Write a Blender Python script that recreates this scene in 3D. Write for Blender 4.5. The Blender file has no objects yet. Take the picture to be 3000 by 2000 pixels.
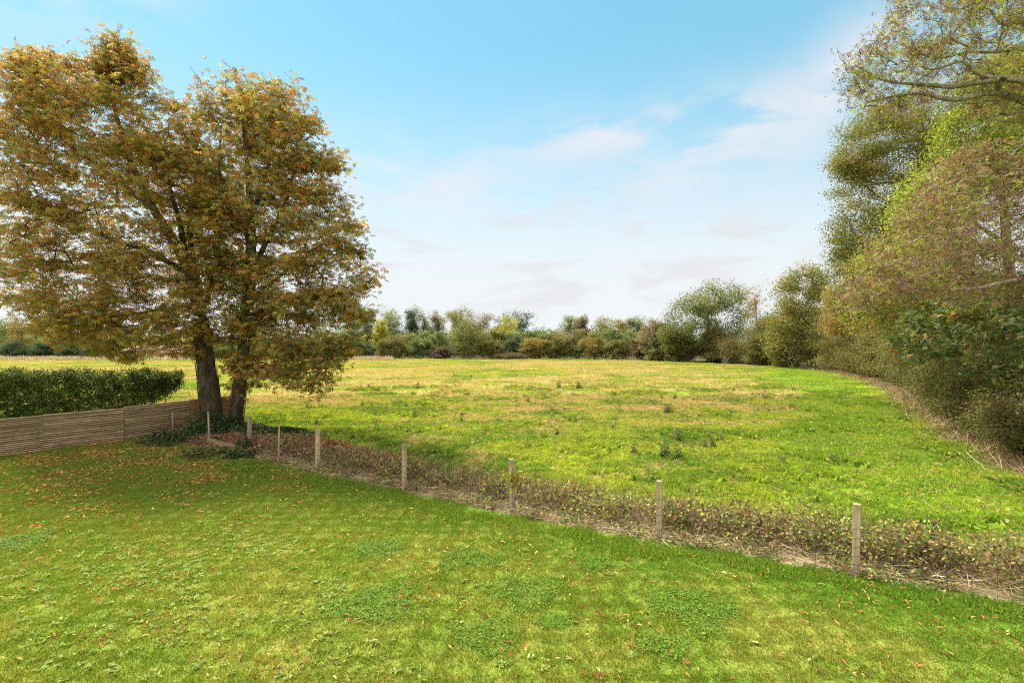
import bpy, bmesh, math, random
import numpy as np
from mathutils import Vector

# ------------------------------------------------------------------ camera, sky, sun, exposure
sc = bpy.context.scene
COL = sc.collection
R = math.radians
cam = bpy.data.cameras.new('camera')
cam.lens = 18.0; cam.sensor_width = 36.0; cam.clip_end = 5000
camo = bpy.data.objects.new('camera', cam); COL.objects.link(camo)
camo.location = (0, 0, 4.0); camo.rotation_euler = (R(90), 0, 0)
sc.camera = camo

SUN = Vector((-0.46, 0.42, 0.78)).normalized()
sun = bpy.data.lights.new('sun', 'SUN'); sun.energy = 4.2; sun.angle = R(11); sun.color = (1.0, 0.95, 0.87)
suno = bpy.data.objects.new('sun', sun); COL.objects.link(suno)
suno.rotation_euler = SUN.to_track_quat('Z', 'Y').to_euler()

sc.view_settings.view_transform = 'Standard'; sc.view_settings.look = 'None'
sc.view_settings.gamma = 1.0; sc.view_settings.use_curve_mapping = False
sc.view_settings.exposure = 1.5
sc.cycles.max_bounces = 5; sc.cycles.diffuse_bounces = 3; sc.cycles.glossy_bounces = 2
sc.cycles.transmission_bounces = 3; sc.cycles.transparent_max_bounces = 4
sc.cycles.caustics_reflective = False; sc.cycles.caustics_refractive = False
sc.cycles.use_denoising = False
sc.cycles.use_adaptive_sampling = False
sc.cycles.pixel_filter_type = 'BLACKMAN_HARRIS'; sc.cycles.filter_width = 1.1


class NT:
    """a small helper for writing node trees"""
    def __init__(s, t): s.t = t
    def n(s, ty, **kw):
        nd = s.t.nodes.new(ty)
        for k, v in kw.items(): setattr(nd, k, v)
        return nd
    def put(s, sock, v):
        if isinstance(v, bpy.types.NodeSocket): s.t.links.new(v, sock)
        else:
            if hasattr(sock.default_value, '__len__') and not hasattr(v, '__len__'): v = [v] * len(sock.default_value)
            if hasattr(v, '__len__') and len(v) == 3 and len(sock.default_value) == 4: v = list(v) + [1]
            sock.default_value = v
    def m(s, op, a, b=0.0, c=0.0):
        nd = s.n('ShaderNodeMath', operation=op)
        for i, v in enumerate((a, b, c)): s.put(nd.inputs[i], v)
        return nd.outputs[0]
    def vm(s, op, a, b=(0, 0, 0)):
        nd = s.n('ShaderNodeVectorMath', operation=op)
        s.put(nd.inputs[0], a); s.put(nd.inputs[1], b)
        return nd.outputs[0]
    def step(s, v, lo, hi, a=0.0, b=1.0):
        nd = s.n('ShaderNodeMapRange', interpolation_type='SMOOTHSTEP')
        for i, x in enumerate((v, lo, hi, a, b)): s.put(nd.inputs[i], x)
        return nd.outputs[0]
    def mix(s, f, a, b, blend='MIX'):
        nd = s.n('ShaderNodeMix', data_type='RGBA', blend_type=blend)
        s.put(nd.inputs[0], f); s.put(nd.inputs[6], a); s.put(nd.inputs[7], b)
        return nd.outputs[2]
    def noise(s, vec, scale=1.0, detail=3.0, rough=0.55, dist=0.0):
        nd = s.n('ShaderNodeTexNoise')
        s.put(nd.inputs['Vector'], vec); s.put(nd.inputs['Scale'], scale); s.put(nd.inputs['Detail'], detail)
        s.put(nd.inputs['Roughness'], rough); s.put(nd.inputs['Distortion'], dist)
        return nd.outputs[0]
    def sep(s, v):
        nd = s.n('ShaderNodeSeparateXYZ'); s.put(nd.inputs[0], v); return nd.outputs
    def comb(s, x, y, z):
        nd = s.n('ShaderNodeCombineXYZ')
        for i, v in enumerate((x, y, z)): s.put(nd.inputs[i], v)
        return nd.outputs[0]


w = bpy.data.worlds.new('World'); sc.world = w; w.use_nodes = True
T = NT(w.node_tree)
w.node_tree.nodes.clear()
sky = T.n('ShaderNodeTexSky', sky_type='NISHITA', sun_disc=False)
sky.sun_elevation = math.asin(SUN.z); sky.sun_rotation = math.atan2(SUN.x, SUN.y)
sky.air_density = 1.0; sky.dust_density = 0.2; sky.ozone_density = 1.6; sky.altitude = 50
gen = T.n('ShaderNodeTexCoord').outputs['Generated']
dx, dy, dz = T.sep(gen)
az = T.m('ARCTAN2', dx, dy)
el = T.m('ARCSINE', dz)
pv = T.comb(T.m('MULTIPLY', az, 2.2), T.m('MULTIPLY', el, 7.0), 0.37)
n1 = T.noise(pv, 2.1, 7, 0.55, 0.25)
pv2 = T.comb(T.m('MULTIPLY', az, 3.0), T.m('MULTIPLY', el, 10.0), 4.1)
n2 = T.noise(pv2, 2.3, 6, 0.5, 0.15)


def blob(a0, e0, sa, se, tilt=0.0):
    u = T.m('SUBTRACT', az, a0); v = T.m('SUBTRACT', el, e0)
    v = T.m('SUBTRACT', v, T.m('MULTIPLY', u, tilt))
    u = T.m('DIVIDE', u, sa); v = T.m('DIVIDE', v, se)
    q = T.m('ADD', T.m('MULTIPLY', u, u), T.m('MULTIPLY', v, v))
    return T.m('POWER', 2.718, T.m('MULTIPLY', q, -1.0))


high = blob(0.42, 0.36, 0.22, 0.065, 0.28)          # the broken cloud band over the wood edge
high = T.m('MAXIMUM', high, blob(0.20, 0.38, 0.25, 0.045, 0.1))
high = T.m('MAXIMUM', high, blob(0.56, 0.40, 0.14, 0.075, 0.6))
high = T.m('MAXIMUM', high, T.m('MULTIPLY', blob(-0.17, 0.30, 0.20, 0.07, 0.0), 0.8))
high = T.m('MAXIMUM', high, T.m('MULTIPLY', blob(-0.72, 0.52, 0.16, 0.08, 0.3), 0.9))
cl_hi = T.m('MULTIPLY', T.step(n1, 0.36, 0.58), high)
low = T.m('MULTIPLY', T.step(el, 0.03, 0.08), T.step(el, 0.33, 0.20))
cl_lo = T.m('MULTIPLY', T.step(n2, 0.48, 0.66), low)
# thin bright air towards the horizon
veil = T.step(el, 0.62, 0.08)
veil = T.m('MULTIPLY', T.m('POWER', veil, 1.75), 0.96)
tint = T.mix(1.0, sky.outputs[0], (0.9, 1.2, 1.02), 'MULTIPLY')
tint = T.mix(0.65, tint, (0.80, 2.10, 2.72))
base = T.mix(veil, tint, (3.34, 3.42, 3.50))
base = T.mix(T.m('MULTIPLY', cl_hi, 0.75), base, (3.4, 3.28, 3.36))
base = T.mix(T.m('MULTIPLY', cl_lo, 0.62), base, (2.95, 2.90, 3.0))
# added unseen fill: bright cloud overhead and behind the camera, lifting the shadows
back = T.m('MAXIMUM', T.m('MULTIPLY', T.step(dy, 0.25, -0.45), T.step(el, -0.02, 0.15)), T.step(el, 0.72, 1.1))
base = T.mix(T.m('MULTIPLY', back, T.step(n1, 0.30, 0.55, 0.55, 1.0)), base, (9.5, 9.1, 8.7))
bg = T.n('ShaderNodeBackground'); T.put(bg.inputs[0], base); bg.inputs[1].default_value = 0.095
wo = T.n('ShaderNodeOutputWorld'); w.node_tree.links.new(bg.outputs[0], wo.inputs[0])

# ------------------------------------------------------------------ helpers
rng = np.random.default_rng(11)
random.seed(11)


def gp(px, py):
    """a point of the level ground seen at pixel (px, py) of the 3000 x 2000 photograph"""
    return np.array([(px - 1500) * 4.0 / (py - 1000), 6000.0 / (py - 1000)])


def mesh_obj(name, verts, face_sets, mat, parent=None, col=None, smooth=False, attrs=None):
    verts = np.asarray(verts, dtype=np.float32)
    if not isinstance(face_sets, list): face_sets = [face_sets]
    face_sets = [np.asarray(f, dtype=np.int32) for f in face_sets if len(f)]
    loops = np.concatenate([f.ravel() for f in face_sets]) if face_sets else np.zeros(0, np.int32)
    tot = np.concatenate([np.full(len(f), f.shape[1], np.int32) for f in face_sets]) if face_sets else np.zeros(0, np.int32)
    start = np.concatenate([[0], np.cumsum(tot)[:-1]]).astype(np.int32) if len(tot) else tot
    me = bpy.data.meshes.new(name)
    me.vertices.add(len(verts)); me.vertices.foreach_set('co', verts.ravel())
    me.loops.add(len(loops)); me.loops.foreach_set('vertex_index', loops)
    me.polygons.add(len(tot)); me.polygons.foreach_set('loop_start', start)
    me.update(calc_edges=True)
    if col is not None:
        a = me.attributes.new('col', 'FLOAT_COLOR', 'FACE')
        c = np.ones((len(tot), 4), np.float32); c[:, :3] = col
        a.data.foreach_set('color', c.ravel())
    for k, v in (attrs or {}).items():
        a = me.attributes.new(k, 'FLOAT', 'POINT'); a.data.foreach_set('value', np.asarray(v, np.float32))
    if smooth: me.polygons.foreach_set('use_smooth', np.ones(len(tot), bool))
    me.materials.append(mat)
    o = bpy.data.objects.new(name, me); COL.objects.link(o)
    if parent is not None: o.parent = parent
    return o


def thing(name, label, cat, loc=(0, 0, 0), group=None, rotz=0.0):
    o = bpy.data.objects.new(name, None); COL.objects.link(o)
    o.location = loc; o.rotation_euler = (0, 0, rotz); o.empty_display_size = 0.3
    o['label'] = label; o['category'] = cat
    if group: o['group'] = group
    return o


def tag(o, label, cat, group=None, kind=None):
    o['label'] = label; o['category'] = cat
    if group: o['group'] = group
    if kind: o['kind'] = kind
    return o


def structure(o):
    o['kind'] = 'structure'; return o


def norm(v): return v / np.maximum(np.linalg.norm(v, axis=-1, keepdims=True), 1e-9)


def frames(d, up, roll=None):
    """rotation matrices whose x axis is d and whose z axis is near up"""
    x = norm(d); y = norm(np.cross(up, x)); z = np.cross(x, y)
    return np.stack([x, y, z], axis=-1)


def scatter(pv, pf, P, Rm, S):
    n, k = len(P), len(pv)
    V = np.einsum('nij,kj->nki', Rm, pv) * S[:, None, None] + P[:, None, :]
    F = pf[None] + (np.arange(n) * k)[:, None, None]
    return V.reshape(-1, 3), F.reshape(-1, pf.shape[1])


def palette(cols, u, jit=0.22):
    """cols: [(weight, rgb)]; u in 0..1 picks along the list, neighbours stay alike"""
    wts = np.array([c[0] for c in cols], float); cum = np.cumsum(wts) / wts.sum()
    idx = np.minimum(np.searchsorted(cum, u), len(cols) - 1)
    c = np.array([c[1] for c in cols])[idx]
    g = np.exp(rng.normal(0, jit, (len(u), 1)))
    return np.clip(c * g * np.exp(rng.normal(0, 0.07, (len(u), 3))), 0, 0.9)


# ------------------------------------------------------------------ materials
def new_mat(name):
    m = bpy.data.materials.new(name); m.use_nodes = True
    t = m.node_tree; t.nodes.clear()
    return m, NT(t)


def finish(T, col, rough=0.7, spec=0.2, bump=None, bump_str=0.3, bump_dist=0.02, trans=0.0, tcol=None):
    out = T.n('ShaderNodeOutputMaterial')
    p = T.n('ShaderNodeBsdfPrincipled')
    T.put(p.inputs['Base Color'], col); T.put(p.inputs['Roughness'], rough)
    T.put(p.inputs['Specular IOR Level'], spec)
    if bump is not None:
        b = T.n('ShaderNodeBump'); T.put(b.inputs['Height'], bump)
        b.inputs['Strength'].default_value = bump_str; b.inputs['Distance'].default_value = bump_dist
        T.t.links.new(b.outputs[0], p.inputs['Normal'])
    sh = p.outputs[0]
    if trans > 0:
        tr = T.n('ShaderNodeBsdfTranslucent'); T.put(tr.inputs[0], tcol if tcol is not None else col)
        mx = T.n('ShaderNodeMixShader'); mx.inputs[0].default_value = trans
        T.t.links.new(sh, mx.inputs[1]); T.t.links.new(tr.outputs[0], mx.inputs[2]); sh = mx.outputs[0]
    T.t.links.new(sh, out.inputs[0])


def leaf_material(name, trans=0.42, rough=0.6, spec=0.12, warm=(1.25, 1.2, 0.7)):
    m, T = new_mat(name)
    a = T.n('ShaderNodeAttribute', attribute_name='col')
    finish(T, a.outputs['Color'], rough, spec, trans=trans, tcol=T.mix(1.0, a.outputs['Color'], warm, 'MULTIPLY'))
    return m


def bark_material(name, c1, c2, scale=6.0):
    m, T = new_mat(name)
    p = T.n('ShaderNodeNewGeometry').outputs['Position']
    q = T.vm('MULTIPLY', p, (1, 1, 0.28))
    a = T.noise(q, scale, 6, 0.65, 0.4); b = T.noise(p, 1.3, 3)
    c = T.mix(T.step(a, 0.35, 0.7), c1, c2)
    c = T.mix(T.m('MULTIPLY', T.step(b, 0.5, 0.75), 0.45), c, (0.10, 0.12, 0.05))
    finish(T, c, 0.9, 0.1, bump=a, bump_str=0.9, bump_dist=0.06)
    return m


def wood_material(name, c1, c2, axis='Z', stain=0.0):
    m, T = new_mat(name)
    tc = T.n('ShaderNodeTexCoord').outputs['Object']
    rnd = T.n('ShaderNodeAttribute', attribute_name='rnd').outputs['Fac']
    s = (14, 14, 0.8) if axis == 'Z' else (0.8, 14, 14)
    q = T.vm('ADD', T.vm('MULTIPLY', tc, s), T.comb(T.m('MULTIPLY', rnd, 31.0), T.m('MULTIPLY', rnd, 17.0), T.m('MULTIPLY', rnd, 9.0)))
    a = T.noise(q, 1.6, 5, 0.6, 0.3)
    b = T.noise(T.vm('ADD', tc, T.comb(rnd, 0, 0)), 2.2, 3)
    c = T.mix(T.step(a, 0.3, 0.75), c1, c2)
    c = T.mix(1.0, c, T.mix(rnd, (0.62, 0.62, 0.62), (1.2, 1.2, 1.2)), 'MULTIPLY')
    if stain:
        c = T.mix(T.m('MULTIPLY', T.step(b, 0.48, 0.72), stain), c, (0.06, 0.075, 0.03))
    finish(T, c, 0.8, 0.15, bump=a, bump_str=0.35, bump_dist=0.01)
    return m


def lawn_colour(T):
    p = T.n('ShaderNodeNewGeometry').outputs['Position']
    x, y, z = T.sep(p)
    p2 = T.comb(x, y, 0.0)
    a = T.noise(p2, 0.42, 4, 0.6, 0.5); b = T.noise(p2, 1.9, 5, 0.62, 0.3); c3 = T.noise(p2, 9.0, 3, 0.6)
    c = T.mix(T.step(T.m('ADD', T.m('MULTIPLY', a, 0.55), T.m('MULTIPLY', b, 0.45)), 0.40, 0.63), (0.155, 0.235, 0.024), (0.260, 0.280, 0.046))
    c = T.mix(T.m('MULTIPLY', T.step(c3, 0.52, 0.75), 0.45), c, (0.30, 0.28, 0.085))
    c = T.mix(T.m('MULTIPLY', T.step(T.noise(p2, 3.1, 4, 0.6), 0.54, 0.74), 0.42), c, (0.088, 0.170, 0.018))
    # the strip beside the posts was left uncut by the mower: longer, greener grass
    d = T.m('DIVIDE', T.m('SUBTRACT', T.m('SUBTRACT', 12.0, T.m('MULTIPLY', x, 0.59)), y), 1.161)
    d = T.m('ADD', d, T.m('MULTIPLY', T.m('SUBTRACT', a, 0.5), 1.6))
    c = T.mix(T.m('MULTIPLY', T.step(d, 2.4, 0.3), 0.72), c, (0.110, 0.215, 0.018))
    # the big tree's shade, painted into the turf colour as darker green
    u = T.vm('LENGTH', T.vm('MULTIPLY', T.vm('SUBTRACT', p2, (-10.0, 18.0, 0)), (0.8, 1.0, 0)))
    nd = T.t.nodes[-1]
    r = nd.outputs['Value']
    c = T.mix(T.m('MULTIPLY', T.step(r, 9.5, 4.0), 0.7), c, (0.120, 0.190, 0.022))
    return c


def field_colour(T, straw_bias=0.0):
    p = T.n('ShaderNodeNewGeometry').outputs['Position']
    x, y, z = T.sep(p)
    p2 = T.comb(x, y, 0.0)
    # drill rows run away from the house and curve with the wood edge
    big = T.noise(T.comb(T.m('MULTIPLY', x, 0.050), T.m('MULTIPLY', y, 0.085), 0), 1.0, 4, 0.6, 0.8)
    mid = T.noise(T.comb(T.m('MULTIPLY', x, 0.30), T.m('MULTIPLY', y, 0.42), 2.0), 1.0, 5, 0.65, 0.5)
    fine = T.noise(p2, 1.9, 5, 0.7)
    edge = T.m('SUBTRACT', T.m('ADD', 15.0, T.m('MULTIPLY', T.m('SUBTRACT', y, 15.0), 0.53)), x)
    far = T.m('MULTIPLY', T.step(y, 15.0, 36.0), T.step(y, 122.0, 98.0, 0.0, 1.0))
    s = T.m('ADD', T.m('ADD', T.m('MULTIPLY', big, 0.42), T.m('MULTIPLY', mid, 0.50)), T.m('MULTIPLY', fine, 0.34))
    s = T.m('ADD', s, T.m('MULTIPLY', far, 0.085))
    edge = T.m('ADD', edge, T.m('MULTIPLY', T.m('SUBTRACT', mid, 0.5), 9.0))
    s = T.m('SUBTRACT', s, T.m('MULTIPLY', T.step(edge, 14.0, 4.0), 0.15))
    rows = T.noise(T.comb(T.m('MULTIPLY', T.m('SUBTRACT', x, T.m('MULTIPLY', y, 0.53)), 4.2), T.m('MULTIPLY', y, 0.35), 0), 1.0, 3, 0.6)
    patch = T.m('MULTIPLY', T.m('MULTIPLY', T.step(edge, 4.5, 7.0), T.step(edge, 15.0, 9.0)), T.m('MULTIPLY', T.step(y, 20.0, 26.0), T.step(y, 52.0, 40.0)))
    s = T.m('ADD', s, T.m('MULTIPLY', patch, T.m('MULTIPLY', T.m('SUBTRACT', rows, 0.25), 0.34)))
    s = T.m('SUBTRACT', s, T.m('MULTIPLY', T.m('MULTIPLY', T.step(x, -2.0, -10.0), T.step(y, 34.0, 25.0)), 0.14))
    s = T.m('SUBTRACT', s, T.m('MULTIPLY', T.m('MULTIPLY', T.step(x, -15.0, -45.0), T.step(y, 60.0, 40.0)), 0.10))
    strawm = T.step(T.m('ADD', s, straw_bias), 0.640, 0.770)
    g = T.noise(T.comb(T.m('MULTIPLY', x, 0.22), T.m('MULTIPLY', y, 0.35), 7.0), 1.0, 4, 0.6, 0.6)
    green = T.mix(T.step(g, 0.42, 0.57), (0.150, 0.250, 0.025), (0.310, 0.380, 0.036))
    green = T.mix(T.m('MULTIPLY', T.step(T.noise(p2, 0.9, 4, 0.6), 0.52, 0.7), 0.6), green, (0.085, 0.185, 0.022))
    green = T.mix(T.m('MULTIPLY', T.m('MULTIPLY', T.step(edge, 8.5, 5.5), T.step(edge, 0.3, 2.0)), 0.6), green, (0.215, 0.345, 0.028))
    straw = T.mix(T.step(T.noise(p2, 2.6, 4, 0.65), 0.38, 0.64), (0.38, 0.285, 0.13), (0.56, 0.445, 0.21))
    return T.mix(strawm, green, straw), strawm, fine


def ground_materials():
    m, T = new_mat('lawn_turf')
    c = lawn_colour(T)
    p = T.n('ShaderNodeNewGeometry').outputs['Position']
    f = T.noise(p, 38.0, 4, 0.7)
    c = T.mix(1.0, c, T.mix(T.step(f, 0.3, 0.7), (0.55, 0.55, 0.55), (1.05, 1.05, 1.05)), 'MULTIPLY')
    finish(T, c, 0.95, 0.05, bump=f, bump_str=0.8, bump_dist=0.03)
    m2, T = new_mat('field_turf')
    c, s, fine = field_colour(T)
    p = T.n('ShaderNodeNewGeometry').outputs['Position']
    f = T.noise(T.vm('MULTIPLY', p, (1, 0.35, 1)), 7.0, 5, 0.75)
    c = T.mix(1.0, c, T.mix(T.step(f, 0.3, 0.7), (0.62, 0.62, 0.60), (1.08, 1.08, 1.08)), 'MULTIPLY')
    finish(T, c, 0.95, 0.05, bump=f, bump_str=0.8, bump_dist=0.08)
    m3, T = new_mat('verge_soil')
    p = T.n('ShaderNodeNewGeometry').outputs['Position']
    a = T.noise(p, 2.2, 5, 0.65, 0.4); b = T.noise(p, 14.0, 5, 0.7)
    c = T.mix(T.step(a, 0.40, 0.62), (0.235, 0.18, 0.10), (0.13, 0.16, 0.05))
    c = T.mix(T.step(b, 0.45, 0.7), c, (0.42, 0.33, 0.19))
    finish(T, c, 0.95, 0.05, bump=b, bump_str=0.9, bump_dist=0.05)
    return m, m2, m3


def blade_material(name, colour_fn, var=0.35, dead=(0.42, 0.33, 0.14), dead_lo=0.86, trans=0.35):
    m, T = new_mat(name)
    c = colour_fn(T)
    r = T.n('ShaderNodeAttribute', attribute_name='rnd').outputs['Fac']
    c = T.mix(T.step(r, dead_lo, dead_lo + 0.02), c, dead)
    r2 = T.m('FRACT', T.m('MULTIPLY', r, 17.3))
    k0, k1 = 1 - var, 1 + var
    c = T.mix(1.0, c, T.mix(r2, (k0, k0, k0 * 1.05), (k1, k1, k1 * 0.9)), 'MULTIPLY')
    finish(T, c, 0.6, 0.15, trans=trans, tcol=T.mix(1.0, c, (1.15, 1.1, 0.6), 'MULTIPLY'))
    return m


M_lawn, M_field, M_verge = ground_materials()
M_floor, T = new_mat('leaf_mould')
p_ = T.n('ShaderNodeNewGeometry').outputs['Position']; a_ = T.noise(p_, 3.0, 5, 0.7)
finish(T, T.mix(a_, (0.05, 0.038, 0.02), (0.11, 0.09, 0.04)), 0.95, 0.05, bump=a_, bump_str=0.6, bump_dist=0.1)
M_lawn_blade = blade_material('lawn_blades', lawn_colour, 0.38, (0.36, 0.29, 0.10), 0.93)
M_field_blade = blade_material('field_blades', lambda T: field_colour(T)[0], 0.34, (0.45, 0.33, 0.15), 0.88)
M_tuft = blade_material('tuft_blades', lambda T: T.mix(0.25, field_colour(T)[0], (0.11, 0.21, 0.024)), 0.4, (0.42, 0.32, 0.15), 0.84)
M_leaf = leaf_material('foliage')
M_leaf_dry = leaf_material('dry_foliage', trans=0.22, rough=0.7, spec=0.12)
M_leaf_gloss = leaf_material('glossy_foliage', trans=0.3, rough=0.5, spec=0.16)
M_bark = bark_material('chestnut_bark', (0.032, 0.024, 0.016), (0.125, 0.094, 0.062))
M_bark_grey = bark_material('grey_bark', (0.10, 0.085, 0.06), (0.29, 0.25, 0.19), 9.0)
M_pale = bark_material('pale_twig_bark', (0.18, 0.145, 0.105), (0.38, 0.32, 0.245), 9.0)
M_twig = bark_material('twig_bark', (0.14, 0.10, 0.065), (0.26, 0.20, 0.14), 9.0)
M_slat = wood_material('slat_wood', (0.225, 0.160, 0.088), (0.42, 0.31, 0.178), 'X', 0.45)
M_slat_orange = wood_material('orange_slat_wood', (0.26, 0.135, 0.055), (0.44, 0.25, 0.10), 'X', 0.12)  # more orange tones and less stain than the other slats
M_post = wood_material('post_wood', (0.22, 0.155, 0.092), (0.47, 0.365, 0.24), 'Z', 0.35)


def plain(name, c, rough=0.6, spec=0.3, metal=0.0):
    m, T = new_mat(name)
    p = T.n('ShaderNodeNewGeometry').outputs['Position']
    a = T.noise(p, 6.0, 4, 0.6)
    col = T.mix(a, tuple(0.8 * v for v in c), tuple(min(1, 1.2 * v) for v in c))
    finish(T, col, rough, spec)
    return m


M_wire = plain('galvanised_wire', (0.055, 0.05, 0.045), 0.6, 0.3)


def attr_material(name, rough=0.9, trans=0.0):
    m, T = new_mat(name)
    a = T.n('ShaderNodeAttribute', attribute_name='col')
    finish(T, a.outputs['Color'], rough, 0.1, trans=trans)
    return m


M_straw = attr_material('dead_stalks', 0.85, 0.2)

# ------------------------------------------------------------------ leaf shapes (x runs from the stalk to the tip)
def quad_leaf(w=0.24, mid=0.5, fold=0.06, droop=0.08):
    return np.array([(0, 0, 0), (mid, w, fold), (1, 0, -droop), (mid, -w, fold)], float), np.array([(0, 1, 2, 3)])


def palmate(k=6, spread=115, w=0.17, droop=0.22):
    V, F = [], []
    for i in range(k):
        t = (i / (k - 1) - 0.5) * 2
        a = math.radians(spread * t); L = 1.0 - 0.38 * abs(t) ** 1.5
        dr = droop * (0.7 + 0.6 * random.random())
        pts = [(0.03, 0, 0), (0.62 * L, w * L, -dr * 0.25), (L, 0, -dr), (0.62 * L, -w * L, -dr * 0.25)]
        b = len(V)
        for (x, y, z) in pts: V.append((x * math.cos(a) - y * math.sin(a), x * math.sin(a) + y * math.cos(a), z))
        F.append((b, b + 1, b + 2, b + 3))
    return np.array(V), np.array(F)


def spray(k=5, w=0.16):
    """a short shoot with k small leaves on alternating sides"""
    V, F = [], []
    for i in range(k):
        x0 = 0.15 + 0.75 * i / (k - 1); s = 1 if i % 2 else -1
        a = s * math.radians(random.uniform(35, 75)); L = random.uniform(0.30, 0.48)
        zt = random.uniform(-0.16, 0.10)
        b = len(V)
        for (x, y, z) in [(0, 0, 0), (0.5 * L, w * L * 1.5, 0.02), (L, 0, zt), (0.5 * L, -w * L * 1.5, 0.02)]:
            V.append((x0 + x * math.cos(a) - y * math.sin(a), x * math.sin(a) + y * math.cos(a), z))
        F.append((b, b + 1, b + 2, b + 3))
    return np.array(V), np.array(F)


# ------------------------------------------------------------------ branching
def poly_inside(P, poly):
    x, y = P[:, 0], P[:, 1]; inside = np.zeros(len(P), bool); n = len(poly)
    for i in range(n):
        x1, y1 = poly[i]; x2, y2 = poly[(i + 1) % n]
        c = ((y1 > y) != (y2 > y)) & (x < (x2 - x1) * (y - y1) / (y2 - y1 + 1e-12) + x1)
        inside ^= c
    return inside


def poly_dist(P, poly):
    d = np.full(len(P), 1e9); n = len(poly)
    for i in range(n):
        a = np.array(poly[i], float); b = np.array(poly[(i + 1) % n], float); ab = b - a
        t = np.clip(((P - a) @ ab) / (ab @ ab), 0, 1)
        d = np.minimum(d, np.linalg.norm(P - (a + t[:, None] * ab), axis=1))
    return d


def env_poly(px, depth, Rad, n, clump=0.5, thick=1.0, shell=0.55, per=7, lo=0.25):
    """points in a rounded crown whose side view is the outline px (pixels of the photo, taken at that depth)"""
    poly = [((a - 1500) * depth / 1500, 4 - (b - 1000) * depth / 1500) for a, b in px]
    A = np.array(poly); mn, mx = A.min(0), A.max(0)
    hx = 0.5 * (mn[0] + mx[0]); vx, vy = hx / math.hypot(hx, depth), depth / math.hypot(hx, depth)
    def draw(k):
        out = []
        got = 0
        while got < k:
            P = rng.uniform(mn, mx, (k * 3, 2)); P = P[poly_inside(P, poly)]
            d = poly_dist(P, poly)
            t = np.sqrt(np.clip(1 - (1 - np.minimum(d / Rad, 1)) ** 2, 0.0, 1)) * Rad * thick
            u = rng.uniform(-1, 1, len(P)); u = np.sign(u) * np.abs(u) ** shell
            Q = np.stack([P[:, 0] + u * t * vx, depth + u * t * vy, P[:, 1]], 1)
            out.append(Q); got += len(Q)
        return np.concatenate(out)[:k]
    c = draw(max(4, n // per)); pts = draw(int(n * (1 - clump)))
    m = n - len(pts)
    q = c[rng.integers(0, len(c), m)] + rng.normal(0, 0.075 * Rad, (m, 3))
    pr_ = (q[:, 1] - depth) / vy; f_ = np.stack([q[:, 0] - pr_ * vx, q[:, 2]], 1)
    q = q[poly_inside(f_, poly) | (poly_dist(f_, poly) < 0.12)]
    pts = np.concatenate([pts, q]); pts = pts[pts[:, 2] > lo]
    return pts


def env_ell(ells, n, shell=0.6, clump=0.4, per=7, lo=0.12):
    """points in a set of ellipsoids (cx, cy, cz, rx, ry, rz)"""
    E = np.array(ells, float); vol = E[:, 3] * E[:, 4] * E[:, 5]; pr = vol ** 0.8; pr /= pr.sum()
    def draw(k):
        i = rng.choice(len(E), k, p=pr); d = norm(rng.normal(0, 1, (k, 3)))
        r = rng.uniform(0, 1, (k, 1)) ** (shell / 2.0)
        return E[i, :3] + d * r * E[i, 3:]
    c = draw(max(4, n // per)); pts = draw(int(n * (1 - clump))); m = n - len(pts)
    q = c[rng.integers(0, len(c), m)] + rng.normal(0, 0.11, (m, 3)) * E[:, 3:].mean()
    pts = np.concatenate([pts, q])
    return pts[pts[:, 2] > lo]


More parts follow.
